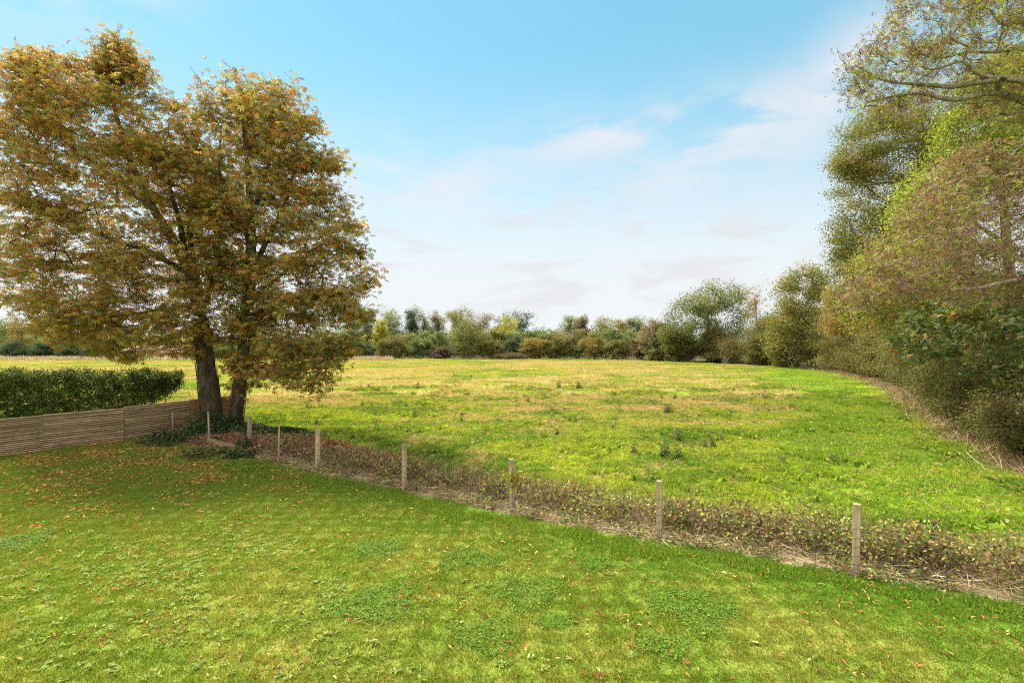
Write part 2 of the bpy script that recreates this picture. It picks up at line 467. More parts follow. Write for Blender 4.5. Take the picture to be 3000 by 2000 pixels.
def grow(seeds, tips, step=0.55, arch=0.18, jit=0.06, rad_tip=0.008, power=2.35, zpen=0.5):
    """seeds: [(points, r0, r1)], the first from the ground; each tip is joined to the nearest wood by a curved branch"""
    pos, par, rmin = [], [], []
    for si, (pts, r0, r1) in enumerate(seeds):
        pts = np.array(pts, float); L = np.concatenate([[0], np.cumsum(np.linalg.norm(np.diff(pts, axis=0), axis=1))])
        k = max(2, int(L[-1] / (step * 0.6)) + 1); s = np.linspace(0, L[-1], k)
        P = np.stack([np.interp(s, L, pts[:, j]) for j in range(3)], 1)
        if k > 4:
            Q = P.copy()
            for _ in range(2): Q[1:-1] = 0.25 * Q[:-2] + 0.5 * Q[1:-1] + 0.25 * Q[2:]
            P = Q
        if si == 0 or pts[0][2] < 0.06: prev = -1
        else:
            A = np.array(pos); prev = int(np.argmin(np.linalg.norm(A - P[0], axis=1)))
        for j in range(k):
            pos.append(P[j]); par.append(prev); rmin.append(r0 + (r1 - r0) * s[j] / max(L[-1], 1e-6)); prev = len(pos) - 1
    n0 = len(pos)
    cap = n0 + len(tips) * 16
    A = np.zeros((cap, 3)); A[:n0] = np.array(pos); n = n0
    parent = np.full(cap, -1); parent[:n0] = par
    d0 = np.array([np.min(np.linalg.norm(A[:n0] - t, axis=1)) for t in tips])
    is_tip = []
    for i in np.argsort(d0):
        t = tips[i]; D = t - A[:n]; dist = np.linalg.norm(D, axis=1)
        cost = dist + zpen * np.maximum(0, -D[:, 2]) * 0.8
        j = int(np.argmin(cost)); L = dist[j]; p = A[j]
        k = int(min(14, max(1, round(L / step))))
        c = 0.5 * (p + t) + np.array([0, 0, arch * L]) + rng.normal(0, jit * L, 3)
        prev = j
        for q in range(1, k + 1):
            s = q / k
            x = (1 - s) ** 2 * p + 2 * s * (1 - s) * c + s * s * t
            if q < k: x = x + rng.normal(0, jit * 0.35 * step, 3)
            A[n] = x; parent[n] = prev; prev = n; n += 1
        is_tip.append(prev)
    A = A[:n]; parent = parent[:n]
    wgt = np.zeros(n); wgt[is_tip] += 1
    for i in range(n - 1, -1, -1):
        wgt[i] = max(wgt[i], 0.6)
        if parent[i] >= 0: wgt[parent[i]] += wgt[i] if wgt[i] >= 1 else 0.6
    r = rad_tip * wgt ** (1 / power)
    rm = np.array(rmin); r[:n0] = rm
    for i in range(n0, n): r[i] = min(r[i], max(r[parent[i]] * 0.92, rad_tip))
    return A, parent, r, np.array(is_tip)


def tubes(A, parent, r, rmin=0.0, wob=0.0):
    n = len(A); has = parent >= 0
    d = np.zeros((n, 3)); d[has] = norm(A[has] - A[parent[has]])
    roots = np.where(~has)[0]
    first = {}
    for i in np.where(has)[0]:
        p = parent[i]
        if p not in first or r[i] > r[first[p]]: first[p] = i
    for i in roots: d[i] = d[first[i]] if i in first else (0, 0, 1)
    main = np.zeros(n, bool)
    for p, i in first.items(): main[i] = True
    V, F3 = [], []; off = 0
    idx = np.where(has & (r > rmin))[0]
    for sides, lo, hi in ((12, 0.12, 99), (7, 0.035, 0.12), (4, 0.014, 0.035), (3, -1, 0.014)):
        e = idx[(r[idx] > lo) & (r[idx] <= hi)]
        if not len(e): continue
        p = parent[e]
        d0 = np.where(main[e][:, None], d[p], d[e]); d1 = d[e]
        r0 = np.where(main[e], r[p], np.minimum(r[p], r[e] * 1.2)); r1 = r[e]
        r0 = np.minimum(r0, r1 * 1.6 + 0.02)
        ref = np.array([0.31, 0.93, 0.2])
        ang = np.arange(sides) * 2 * math.pi / sides
        rings = []
        for P, D, Rr in ((A[p], d0, r0), (A[e], d1, r1)):
            u = norm(np.cross(D, ref)); v = np.cross(D, u)
            rings.append(P[:, None] + Rr[:, None, None] * (np.cos(ang)[None, :, None] * u[:, None] + np.sin(ang)[None, :, None] * v[:, None]))
        vv = np.concatenate(rings, 1).reshape(-1, 3)
        k = np.arange(sides); k2 = (k + 1) % sides
        f = np.stack([k, k2, k2 + sides, k + sides], 1)[None] + (np.arange(len(e)) * 2 * sides)[:, None, None] + off
        V.append(vv); F3.append(f.reshape(-1, 4)); off += len(vv)
    return np.concatenate(V), np.concatenate(F3)


def leaves(A, parent, tips, shape, n, size, spread, pal, bias=0.6, droop=0.25, flat=0.6, outward=0.7, centre=None, jit=0.22, ubias=None, along=2):
    """n leaves about every tip; tips share a part of their colour choice so that whole sprays turn together"""
    m = len(tips) * n
    ti = np.repeat(np.arange(len(tips)), n); nd = tips[ti]
    node = nd.copy()
    k = rng.integers(0, along + 1, m)
    for q in range(along):
        mv = (k > q) & (parent[node] >= 0); node[mv] = parent[node[mv]]
    pn = np.where(parent[node] >= 0, parent[node], node)
    u = rng.uniform(0, 1, (m, 1))
    P = A[node] * u + A[pn] * (1 - u) + np.clip(rng.normal(0, 1, (m, 3)), -1.7, 1.7) * np.array(spread)
    tw = norm(A[nd] - A[parent[nd]] + 1e-6)
    d = tw * outward + norm(rng.normal(0, 1, (m, 3))) * 0.9; d[:, 2] -= droop
    up = rng.normal(0, 1, (m, 3)) * (1 - flat); up[:, 2] += flat * 1.5 + 0.05
    Rm = frames(d, up)
    S = size * rng.uniform(0.65, 1.25, m)
    tu = rng.uniform(0, 1, len(tips))
    if ubias is not None: tu = np.clip(0.55 * tu + 0.45 * ubias(A[tips]), 0, 1)
    uu = np.clip(tu[ti] * bias + rng.uniform(0, 1, m) * (1 - bias), 0, 0.9999)
    # stretch the blend of two uniforms back to a flat spread
    uu = np.argsort(np.argsort(uu + rng.uniform(0, 1e-4, m))) / m if ubias is None else uu
    thin = rng.uniform(0.35, 1.25, len(tips))
    keep = (P[:, 2] > 0.03) & (rng.uniform(0, 1, m) < thin[ti])
    V, F = scatter(shape[0], shape[1], P[keep], Rm[keep], S[keep])
    col = np.repeat(palette(pal, uu[keep], jit), len(shape[1]), axis=0)
    return V, F, col


def tree(name, label, cat, seeds, tips, shape, n, size, spread, pal, bark, leafm=None, group=None, rmin=0.0, step=0.55, arch=0.18,
         bend=0.06, rad_tip=0.008, power=2.35, wood='trunk', green='crown', extra=None, zpen=0.5, **kw):
    base = np.array(seeds[0][0][0], float)
    root = thing(name, label, cat, tuple(base), group)
    A, par, r, it = grow(seeds, tips, step, arch, bend, rad_tip, power, zpen)
    V, F = tubes(A, par, r, rmin)
    mesh_obj(wood, V - base, F, bark, root, smooth=True)
    V, F, c = leaves(A, par, it, shape, n, size, spread, pal, **kw)
    mesh_obj(green, V - base, F, leafm or M_leaf, root, col=c)
    if extra: extra(root, base, A, par, r, it)
    return root


def ground_points(seg, k):
    return seg


def W(px, py, depth, dy=0.0):
    """world point at that depth that the photo shows at pixel (px, py)"""
    return ((px - 1500) * depth / 1500, depth + dy, 4 - (py - 1000) * depth / 1500)


# ------------------------------------------------------------------ ground: field, lawn, verge
def flat(name, pts, z, mat):
    bm = bmesh.new(); vs = [bm.verts.new((x, y, z)) for x, y in pts]
    f = bm.faces.new(vs); bmesh.ops.triangulate(bm, faces=[f]); bmesh.ops.recalc_face_normals(bm, faces=bm.faces)
    for f in bm.faces:
        if f.normal.z < 0: f.normal_flip()
    me = bpy.data.meshes.new(name); bm.to_mesh(me); bm.free(); me.materials.append(mat)
    o = bpy.data.objects.new(name, me); COL.objects.link(o); return structure(o)


flat('field', [(-1500, -400), (1500, -400), (1500, 2500), (-1500, 2500)], 0.0, M_field)
edge_px = [(510, 1288), (638, 1326), (816, 1360), (969, 1397), (1180, 1441), (1378, 1486), (1594, 1530), (1913, 1588), (2168, 1626), (2500, 1690), (3000, 1773)]
EDGE = [tuple(gp(*p)) for p in edge_px]
EDGE = [(-15.4, 21.6)] + EDGE + [(10.5, 6.2), (14.0, 4.2)]
FENCE = [(-20.6, 12.6), (-18.75, 16.15), (-17.2, 18.75), (-15.62, 20.62), (-14.40, 22.85), (-13.35, 24.9)]
flat('lawn', [(14, -8), (14.0, 4.2)] + EDGE[::-1][1:] + [(-14.5, 22.3), (-15.72, 20.62), (-17.3, 18.75), (-18.85, 16.15), (-20.7, 12.6), (-24, -8)], 0.012, M_lawn)
EA = np.array(EDGE)
t_ = np.gradient(EA, axis=0); nrm = np.stack([-t_[:, 1], t_[:, 0]], 1); nrm /= np.linalg.norm(nrm, axis=1)[:, None]
nrm[nrm[:, 1] < 0] *= -1
OUT = EA + nrm * np.linspace(2.6, 1.9, len(EA))[:, None]
flat('verge', [tuple(p) for p in EA] + [tuple(p) for p in OUT[::-1]], 0.006, M_verge)
EL = np.concatenate([[0], np.cumsum(np.linalg.norm(np.diff(EA, axis=0), axis=1))])


def edge_point(s, off):
    """s metres along the lawn edge from the fence end, off metres out towards the field"""
    x = np.interp(s, EL, EA[:, 0]); y = np.interp(s, EL, EA[:, 1])
    nx = np.interp(s, EL, nrm[:, 0]); ny = np.interp(s, EL, nrm[:, 1])
    return np.stack([x + nx * off, y + ny * off], -1)


HEDGE = np.array([(13.2, 9.0), (14.6, 12.5), (15.3, 15.8), (17.9, 20.7), (22.4, 28.5), (28.0, 37.5), (35, 51), (41.0, 66), (41.5, 83), (33, 98), (26, 110), (10, 115), (-18, 116), (-40, 114)])


flat('woodland_floor', [tuple(p + np.array((0.9, 0.3))) for p in HEDGE[:9]] + [tuple(p + np.array((0.3, 1.0))) for p in HEDGE[9:]] + [(-66, 119), (-66, 900), (900, 900), (900, 9.0)], 0.008, M_floor)


def hedge_point(t): return np.array([np.interp(t, range(len(HEDGE)), HEDGE[:, 0]), np.interp(t, range(len(HEDGE)), HEDGE[:, 1])])


# grass: one tile of blades, set out over the ground by geometry nodes
def blade_tile(n, size, h, w, lean=0.45):
    c = rng.uniform(-size / 2, size / 2, (n, 2)); ang = rng.uniform(0, 2 * math.pi, n); hh = h * rng.uniform(0.5, 1.3, n)
    a2 = rng.uniform(0, 2 * math.pi, n); ln = np.abs(rng.normal(0, lean, n)) * hh
    V = np.zeros((n, 4, 3)); ww = w * rng.uniform(0.7, 1.3, n) / 2
    ox, oy = np.cos(ang) * ww, np.sin(ang) * ww; lx, ly = np.cos(a2) * ln, np.sin(a2) * ln
    V[:, 0] = np.stack([c[:, 0] - ox, c[:, 1] - oy, np.zeros(n)], 1); V[:, 1] = np.stack([c[:, 0] + ox, c[:, 1] + oy, np.zeros(n)], 1)
    V[:, 2] = np.stack([c[:, 0] + ox * .8 + lx * .35, c[:, 1] + oy * .8 + ly * .35, hh * .6], 1)
    V[:, 3] = np.stack([c[:, 0] + lx, c[:, 1] + ly, hh * np.clip(1 - (ln / hh) * 0.35, 0.3, 1)], 1)
    F = np.arange(n)[:, None] * 4 + np.array([0, 1, 2, 3])
    return V.reshape(-1, 3), F, np.repeat(rng.uniform(0, 1, n), 4)


def spread_tiles(name, tile, spots, mat, z, scale=(0.75, 1.3)):
    V, F, rn = tile; k = len(V)
    pts = np.concatenate([V, np.column_stack([spots, np.full(len(spots), z)])])
    rn = np.concatenate([rn, rng.uniform(0, 1, len(spots))]); sp = np.concatenate([np.zeros(k), np.ones(len(spots))])
    o = mesh_obj(name, pts, F, mat, attrs={'rnd': rn, 'spot': sp})
    ng = bpy.data.node_groups.new(name, 'GeometryNodeTree')
    ng.interface.new_socket('Geometry', in_out='INPUT', socket_type='NodeSocketGeometry')
    ng.interface.new_socket('Geometry', in_out='OUTPUT', socket_type='NodeSocketGeometry')
    N, L = ng.nodes, ng.links
    i = N.new('NodeGroupInput'); out = N.new('NodeGroupOutput')
    at = N.new('GeometryNodeInputNamedAttribute'); at.data_type = 'FLOAT'; at.inputs['Name'].default_value = 'spot'
    cmp = N.new('FunctionNodeCompare'); cmp.data_type = 'FLOAT'; cmp.operation = 'GREATER_THAN'; cmp.inputs[1].default_value = 0.5
    L.new(at.outputs[0], cmp.inputs[0])
    se = N.new('GeometryNodeSeparateGeometry'); se.domain = 'POINT'
    L.new(i.outputs[0], se.inputs[0]); L.new(cmp.outputs[0], se.inputs[1])
    ip = N.new('GeometryNodeInstanceOnPoints')
    L.new(se.outputs[0], ip.inputs['Points']); L.new(se.outputs[1], ip.inputs['Instance'])
    rv = N.new('FunctionNodeRandomValue'); rv.data_type = 'FLOAT_VECTOR'
    rv.inputs[0].default_value = (0, 0, 0); rv.inputs[1].default_value = (0, 0, 6.283)
    L.new(rv.outputs[0], ip.inputs['Rotation'])
    rs = N.new('FunctionNodeRandomValue'); rs.data_type = 'FLOAT_VECTOR'
    rs.inputs[0].default_value = (1, 1, scale[0]); rs.inputs[1].default_value = (1.06, 1.06, scale[1])
    L.new(rs.outputs[0], ip.inputs['Scale'])
    L.new(ip.outputs[0], out.inputs[0])
    md = o.modifiers.new('tiles', 'NODES'); md.node_group = ng
    return o


def lattice(x0, x1, y0, y1, s, jitter=0.18):
    gx, gy = np.meshgrid(np.arange(x0, x1, s), np.arange(y0, y1, s))
    P = np.stack([gx.ravel(), gy.ravel()], 1); return P + rng.uniform(-jitter, jitter, P.shape) * s


def in_view(P, m=1.12, ymin=5.2): return (P[:, 1] > ymin) & (np.abs(P[:, 0]) < P[:, 1] * m)


LAWN_POLY = [(14, -8), (14.0, 4.0)] + [tuple(p) for p in (EA - nrm * 0.18)[::-1][1:]] + [(-14.7, 22.0), (-15.9, 20.45), (-17.4, 18.5), (-19.0, 16.0), (-20.9, 12.5), (-24, -8)]
P = lattice(-22, 13, 5, 23, 0.42); P = P[in_view(P)]; P = P[poly_inside(P, LAWN_POLY)]
tag(spread_tiles('lawn_grass', blade_tile(1000, 0.56, 0.042, 0.0062), P, M_lawn_blade, 0.010), 'short mown green grass covering the garden lawn', 'grass', kind='stuff')
d_ = lambda P: np.min(np.linalg.norm(P[:, None] - edge_point(np.linspace(0, EL[-1], 300), 0.0)[None], axis=2), axis=1)
Q = lattice(-16, 13, 5, 23, 0.34, 0.4); Q = Q[in_view(Q)]; Q = Q[poly_inside(Q, LAWN_POLY)]; Q = Q[d_(Q) < 0.55 + rng.uniform(-0.3, 0.5, len(Q))]
tag(spread_tiles('lawn_edge_grass', blade_tile(420, 0.46, 0.085, 0.007), Q, M_lawn_blade, 0.010), 'longer dark green grass along the edge of the lawn by the posts', 'grass', kind='stuff')

FIELD_POLY = [tuple(p) for p in OUT[::-1]] + [(-14.5, 25.5), (-60, 25.5), (-140, 112)] + [tuple(p) for p in HEDGE[::-1]]
FIELD_POLY = [tuple(p) for p in (OUT - nrm * 0.6)] + [tuple(p) for p in HEDGE] + [(-130, 112), (-80, 28.0), (-14.5, 26.0)]
P = lattice(-42, 28, 8, 37, 0.8); P = P[in_view(P)]; P = P[poly_inside(P, FIELD_POLY)]
tag(spread_tiles('field_grass', blade_tile(620, 1.05, 0.115, 0.011, 0.7), P, M_field_blade, 0.0, (0.6, 1.5)), 'green regrowth and stubble covering the near part of the field', 'grass', kind='stuff')
P = lattice(-128, 46, 36.5, 118, 1.7); P = P[in_view(P)]; P = P[poly_inside(P, FIELD_POLY)]
tag(spread_tiles('far_field_grass', blade_tile(460, 2.2, 0.13, 0.026, 0.7), P, M_field_blade, 0.0, (0.5, 1.4)), 'pale stubble and grass covering the far part of the field', 'grass', kind='stuff')

def tuft_tile(n):
    V, F, rn = blade_tile(n, 0.36, 0.24, 0.010, 0.75); return V, F, rn
P = np.stack([rng.uniform(-14, 26, 9000), 11 + 34 * rng.uniform(0, 1, 9000) ** 1.5], 1); P = P[in_view(P)]; P = P[poly_inside(P, FIELD_POLY)]
f_ = np.sin(P[:, 0] * .9 + 1.2 * np.sin(P[:, 1] * .6)) + np.sin(P[:, 1] * 1.1 - P[:, 0] * .4) + rng.normal(0, .7, len(P)); P = P[f_ > 1.05]
tag(spread_tiles('field_tufts', tuft_tile(80), P, M_tuft, 0.0, (0.45, 1.3)), 'taller rank tufts of grass dotted through the near field', 'grass', kind='stuff')

# ------------------------------------------------------------------ slatted garden fence
fence = thing('slat_fence', 'long brown garden fence of horizontal half round slats left of the lawn', 'fence', (FENCE[2][0], FENCE[2][1], 0))
for k in range(len(FENCE) - 1):
    a = np.array(FENCE[k]); b = np.array(FENCE[k + 1]); L = np.linalg.norm(b - a) - 0.012; ang = math.atan2(b[1] - a[1], b[0] - a[0])
    V, F, rn = [], [], []
    h0 = [1.33, 1.33, 1.34, 1.37, 1.41][k]; rows = 19; ph = (h0 - 0.03) / rows
    for j in range(rows):
        z = 0.02 + ph * (j + 0.5); nb = 7; w0 = len(V); tone = random.random()
        bow = random.uniform(-0.004, 0.004)
        for x in (0.0, L * 0.5, L):
            for q in range(nb):
                th = -math.pi / 2 + math.pi * q / (nb - 1)
                V.append((x, -0.046 * math.cos(th) - 0.002, z + (0.37 * ph) * math.sin(th) + (bow if 0 < x < L else 0))); rn.append(tone)
        for s in (0, 1):
            for q in range(nb - 1): F.append((w0 + s * nb + q, w0 + (s + 1) * nb + q, w0 + (s + 1) * nb + q + 1, w0 + s * nb + q + 1))
    nb0 = len(V)
    # back boards and cap behind the slats
    def addbox(x0, x1, y0, y1, z0, z1, tone):
        i0 = len(V)
        for z in (z0, z1):
            for (x, y) in ((x0, y0), (x1, y0), (x1, y1), (x0, y1)): V.append((x, y, z)); rn.append(tone)
        for f in ((0, 3, 2, 1), (4, 5, 6, 7), (0, 1, 5, 4), (1, 2, 6, 5), (2, 3, 7, 6), (3, 0, 4, 7)): F.append(tuple(i0 + q for q in f))
    addbox(0, L, 0.012, 0.022, 0.03, h0 - 0.015, 0.0)
    for bx in (0.0, L / 2 - 0.04, L - 0.08): addbox(bx, bx + 0.08, 0.023, 0.065, 0.0, h0 - 0.03, 0.4)
    o = mesh_obj('slat_panel', V, np.array(F), M_slat_orange if k == 4 else M_slat, fence, attrs={'rnd': rn})
    o.location = (a[0] - FENCE[2][0], a[1] - FENCE[2][1], [-0.02, -0.01, 0, 0.02, 0.02][k]); o.rotation_euler = (0, 0, ang)
    if k == 4: o['label'] = 'orange brown slat panel behind the tree trunks'

# ------------------------------------------------------------------ posts of the new wire fence, and its wires
post_px = [  # x, base y, top y, width, label
    (506, 1274, 1207, 0.06, 'thin round wooden post standing against the slatted fence'),
    (613, 1304, 1205, 0.065, 'thin round wooden post in front of the ivy and the left tree trunk'),
    (729, 1317, 1219, 0.11, 'thick square wooden post with ivy round its foot, right of the twin trunks'),
    (816, 1356, 1242, 0.06, 'thin round wooden post beside the heap of rusty dead leaves'),
    (930, 1382, 1257, 0.105, 'square wooden post standing where the ivy heap meets the brambles'),
    (1184, 1438, 1302, 0.10, 'square wooden post beyond the yellowish lawn, fourth square post from the right'),
    (1500, 1500, 1345, 0.10, 'square wooden post with a yellow leafed climber tied round it'),
    (1932, 1582, 1408, 0.10, 'square wooden post with pale top, second from the right'),
    (2508, 1690, 1475, 0.105, 'nearest and largest square wooden post with wires across it')]
posts = []
for i, (px, by, ty, wd, lab) in enumerate(post_px):
    x, y = gp(px, by); h = 4 * (1 - (ty - 1000) / (by - 1000))
    bm = bmesh.new()
    if wd > 0.08:
        bmesh.ops.create_cube(bm, size=1.0)
        for v in bm.verts: v.co = Vector((v.co.x * wd, v.co.y * wd, (v.co.z + 0.5) * (h + 0.25) - 0.25))
        bmesh.ops.bevel(bm, geom=list(bm.edges), offset=0.006, segments=2, affect='EDGES')
    else:
        bmesh.ops.create_cone(bm, cap_ends=True, segments=14, radius1=wd / 2 * 1.05, radius2=wd / 2 * 0.95, depth=h + 0.25)
        for v in bm.verts: v.co.z += (h + 0.25) / 2 - 0.25
        bmesh.ops.bevel(bm, geom=[e for e in bm.edges if abs(e.verts[0].co.z - e.verts[1].co.z) < 1e-4], offset=0.004, segments=1, affect='EDGES')
    me = bpy.data.meshes.new('fence_post'); bm.to_mesh(me); bm.free(); me.materials.append(M_post)
    at = me.attributes.new('rnd', 'FLOAT', 'POINT'); at.data.foreach_set('value', np.full(len(me.vertices), [0.35, 0.4, 0.3, 0.35, 0.75, 0.55, 0.6, 0.7, 0.75][i], np.float32))
    o = bpy.data.objects.new('fence_post', me); COL.objects.link(o); o.location = (x, y, 0)
    o.rotation_euler = (random.uniform(-.02, .02), random.uniform(-.03, .03), R(-28) + random.uniform(-.1, .1))
    tag(o, lab, 'post', 'posts along the edge of the lawn'); posts.append((x, y, h, wd))


def polytube(paths, r, sides=4):
    """paths: list of n x 3 polylines -> verts, faces"""
    V, F = [], []; off = 0
    for q, p in enumerate(paths):
        p = np.asarray(p, float); n = len(p); rr = r[q] if hasattr(r, '__len__') else r
        rr = np.full(n, rr) if np.ndim(rr) == 0 else np.asarray(rr)
        d = norm(np.gradient(p, axis=0)); ref = np.array([0.31, 0.23, 0.92]) if abs(d[:, 2]).mean() < 0.75 else np.array([0.9, 0.3, 0.1])
        u = norm(np.cross(d, ref)); v = np.cross(d, u); a = np.arange(sides) * 2 * math.pi / sides
        ring = p[:, None] + rr[:, None, None] * (np.cos(a)[None, :, None] * u[:, None] + np.sin(a)[None, :, None] * v[:, None])
        V.append(ring.reshape(-1, 3)); k = np.arange(sides); k2 = (k + 1) % sides
        f = np.stack([k, k2, k2 + sides, k + sides], 1)[None] + (np.arange(n - 1) * sides)[:, None, None] + off
        F.append(f.reshape(-1, 4)); off += n * sides
    return np.concatenate(V), np.concatenate(F)


paths = []
run = [(p[0], p[1]) for p in posts[1:]] + [(9.0, 7.1), (12.2, 5.3)]
for hgt in (0.10, 0.24, 0.38, 0.53, 0.68, 0.84):
    for a, b in zip(run[:-1], run[1:]):
        a = np.array(a); b = np.array(b); s = np.linspace(0, 1, 9)[:, None]
        m = a + (b - a) * s; dn = np.array([-(b - a)[1], (b - a)[0]]); dn /= -np.linalg.norm(dn)
        m = m + dn * 0.062
        paths.append(np.column_stack([m, hgt + 0.012 * np.sin(s[:, 0] * 9 + hgt * 40)]))
for a, b in zip(run[:-1], run[1:]):
    a = np.array(a); b = np.array(b); L = np.linalg.norm(b - a); dn = np.array([-(b - a)[1], (b - a)[0]]) / -L
    for s in np.arange(0.3, L, 0.3):
        m = a + (b - a) * s / L + dn * 0.062
        paths.append(np.array([(m[0], m[1], 0.03), (m[0], m[1], 0.45), (m[0], m[1], 0.84)]))
V, F = polytube(paths, 0.0034, 3)
tag(mesh_obj('wire_netting', V, F, M_wire), 'thin stock wire strung between the wooden posts along the lawn', 'wire fence')
# short timber board lying between the first two posts by the trunks
bm = bmesh.new(); bmesh.ops.create_cube(bm, size=1.0)
for v in bm.verts: v.co = Vector((v.co.x * 2.1, v.co.y * 0.06, v.co.z * 0.15))
bmesh.ops.bevel(bm, geom=list(bm.edges), offset=0.006, segments=1, affect='EDGES')
me = bpy.data.meshes.new('timber_board'); bm.to_mesh(me); bm.free(); me.materials.append(M_slat)
o = bpy.data.objects.new('timber_board', me); COL.objects.link(o); o.location = (-10.65, 18.95, 0.20); o.rotation_euler = (0, R(3), R(-27))
tag(o, 'mossy timber board set on edge in the ground beside the ivy', 'board')

# ------------------------------------------------------------------ the twin horse chestnuts
CH = 22.5
chest = [(2.2, (0.195, 0.100, 0.042)), (2.8, (0.300, 0.138, 0.038)), (2.0, (0.36, 0.180, 0.037)), (1.5, (0.36, 0.260, 0.052)), (3.0, (0.255, 0.220, 0.055)), (3.3, (0.180, 0.184, 0.050)), (2.3, (0.110, 0.136, 0.041))]
PAL = palmate(6, 100, 0.15, 0.40)


def vines(n, seedpts, r0, z1):
    """dead ivy stems clinging to a trunk"""
    def f(root, base, A, par, r, it):
        sp = np.array(seedpts, float); P = []; rr = []
        for i in range(n):
            zt = random.uniform(0.5, 1.0) * z1; z = np.linspace(0.02, zt, 26)
            cx = np.interp(z, sp[:, 2], sp[:, 0]); cy = np.interp(z, sp[:, 2], sp[:, 1])
            rad = np.interp(z, [0, 0.5, z1], [r0 * 1.22, r0 * 1.04, r0 * 0.92]) + 0.012 + 0.03 * abs(np.sin(np.arange(26) * 1.7 + i))
            th = random.uniform(0, 6.28) + np.cumsum(rng.normal(0, 0.10, 26)) + 0.25 * np.sin(z * random.uniform(1, 3) + i)
            P.append(np.stack([cx + rad * np.cos(th), cy + rad * np.sin(th), z], 1)); rr.append(np.linspace(random.uniform(0.012, 0.028), 0.005, 26))
        V, F = polytube(P, rr, 5); mesh_obj('ivy_stems', V - base, F, M_bark, root, smooth=True)
    return f


left_poly = [(-25, 700), (-5, 560), (-20, 420), (-5, 300), (30, 245), (60, 205), (40, 155), (85, 145), (160, 160), (215, 190), (262, 165), (310, 150), (345, 98), (375, 130), (405, 185), (445, 250), (495, 290), (545, 360), (610, 440),
             (680, 540), (690, 700), (660, 830), (690, 960), (640, 1030), (560, 1000), (540, 1060), (470, 1035), (400, 1058), (320, 1040), (240, 1010), (120, 1005), (70, 900), (-10, 900), (-25, 820)]
right_poly = [(565, 330), (580, 280), (615, 255), (650, 225), (690, 212), (730, 245), (790, 240), (815, 280), (868, 262), (890, 320), (900, 370), (945, 385), (940, 440), (990, 450), (1010, 500), (985, 520), (1038, 545), (1005, 580), (1040, 640),
              (1048, 720), (1080, 740), (1098, 830), (1065, 860), (1070, 930), (1065, 1000), (1030, 1020), (1000, 1060), (985, 1120), (930, 1160), (880, 1130), (830, 1140), (760, 1120), (720, 1130), (690, 1090), (660, 1030), (620, 960), (610, 800), (560, 640), (540, 450)]
tl = env_poly(left_poly, CH, 5.6, 2250, 0.5, 0.85, per=9, shell=0.45)
tr = env_poly(right_poly, CH - 0.3, 4.6, 1750, 0.5, 0.9, per=9, shell=0.45)
tl = np.concatenate([tl, env_poly([(262, 215), (300, 158), (330, 118), (345, 88), (372, 122), (398, 180), (430, 240)], CH, 1.6, 110, .3, .9), env_poly([(25, 260), (55, 215), (40, 155), (80, 140), (150, 165), (170, 240)], CH, 1.6, 60, .3, .9)])
lt = [(-13.05, 22.5, 0), (-13.2, 22.5, 0.6), (-13.35, 22.5, 2.2), (-13.55, 22.55, 3.6), (-13.7, 22.5, 5.0)]
S_left = [(lt, 0.41, 0.33),
          ([lt[-1], W(560, 800, 22.3), W(500, 690, 22.2), W(440, 600, 22.3), W(380, 470, 22.4), W(330, 300, 22.5), W(345, 150, 22.6)], 0.26, 0.03),
          ([W(590, 880, 22.5), W(560, 740, 23.0), W(555, 640, 23.2), W(575, 520, 23.4), W(560, 400, 23.3)], 0.17, 0.03),
          ([W(545, 770, 22.3), W(530, 660, 21.4), W(500, 560, 20.6), W(470, 430, 20.0)], 0.15, 0.03),
          ([W(555, 800, 22.3), W(440, 740, 21.6), W(330, 700, 21.0), W(180, 640, 20.5), W(40, 560, 20.4)], 0.13, 0.02),
          ([W(570, 830, 22.4), W(430, 810, 23.5), W(250, 790, 24.3), W(60, 760, 24.8)], 0.12, 0.02),
          ([W(590, 900, 22.4), W(480, 905, 21.5), W(330, 930, 20.5), W(160, 930, 20.0)], 0.10, 0.02),
          ([W(455, 620, 22.3), W(330, 520, 22.6), W(170, 400, 23), W(70, 230, 23)], 0.12, 0.02),
          ([W(600, 900, 22.5), W(640, 760, 21.2), W(650, 640, 20.2), W(640, 520, 19.6)], 0.12, 0.02)]
rt = [(-12.15, 22.3, 0), (-12.05, 22.3, 0.6), (-11.85, 22.3, 2.0), (-11.70, 22.3, 3.4), (-11.55, 22.3, 5.2)]
S_right = [(rt, 0.29, 0.24),
           ([rt[-1], W(735, 780, 22.2), W(735, 660, 22.3), W(730, 520, 22.2), W(715, 380, 22.2), W(700, 260, 22.3)], 0.29, 0.03),
           ([W(735, 800, 22.2), W(790, 690, 21.5), W(850, 560, 21.1), W(880, 400, 21.0)], 0.13, 0.02),
           ([W(735, 880, 22.2), W(830, 800, 23.2), W(930, 720, 23.8), W(1010, 690, 24.0)], 0.11, 0.02),
           ([W(725, 930, 22.2), W(820, 880, 20.8), W(930, 860, 20.0), W(1040, 860, 19.7)], 0.11, 0.02),
           ([W(720, 960, 22.2), W(800, 980, 21.0), W(900, 1040, 20.2), W(950, 1110, 20.0)], 0.07, 0.02),
           ([W(735, 700, 22.3), W(660, 600, 21.2), W(640, 480, 20.8), W(650, 360, 20.8)], 0.11, 0.02),
           ([W(735, 640, 22.3), W(780, 520, 23.4), W(800, 380, 23.8), W(790, 290, 24)], 0.11, 0.02)]
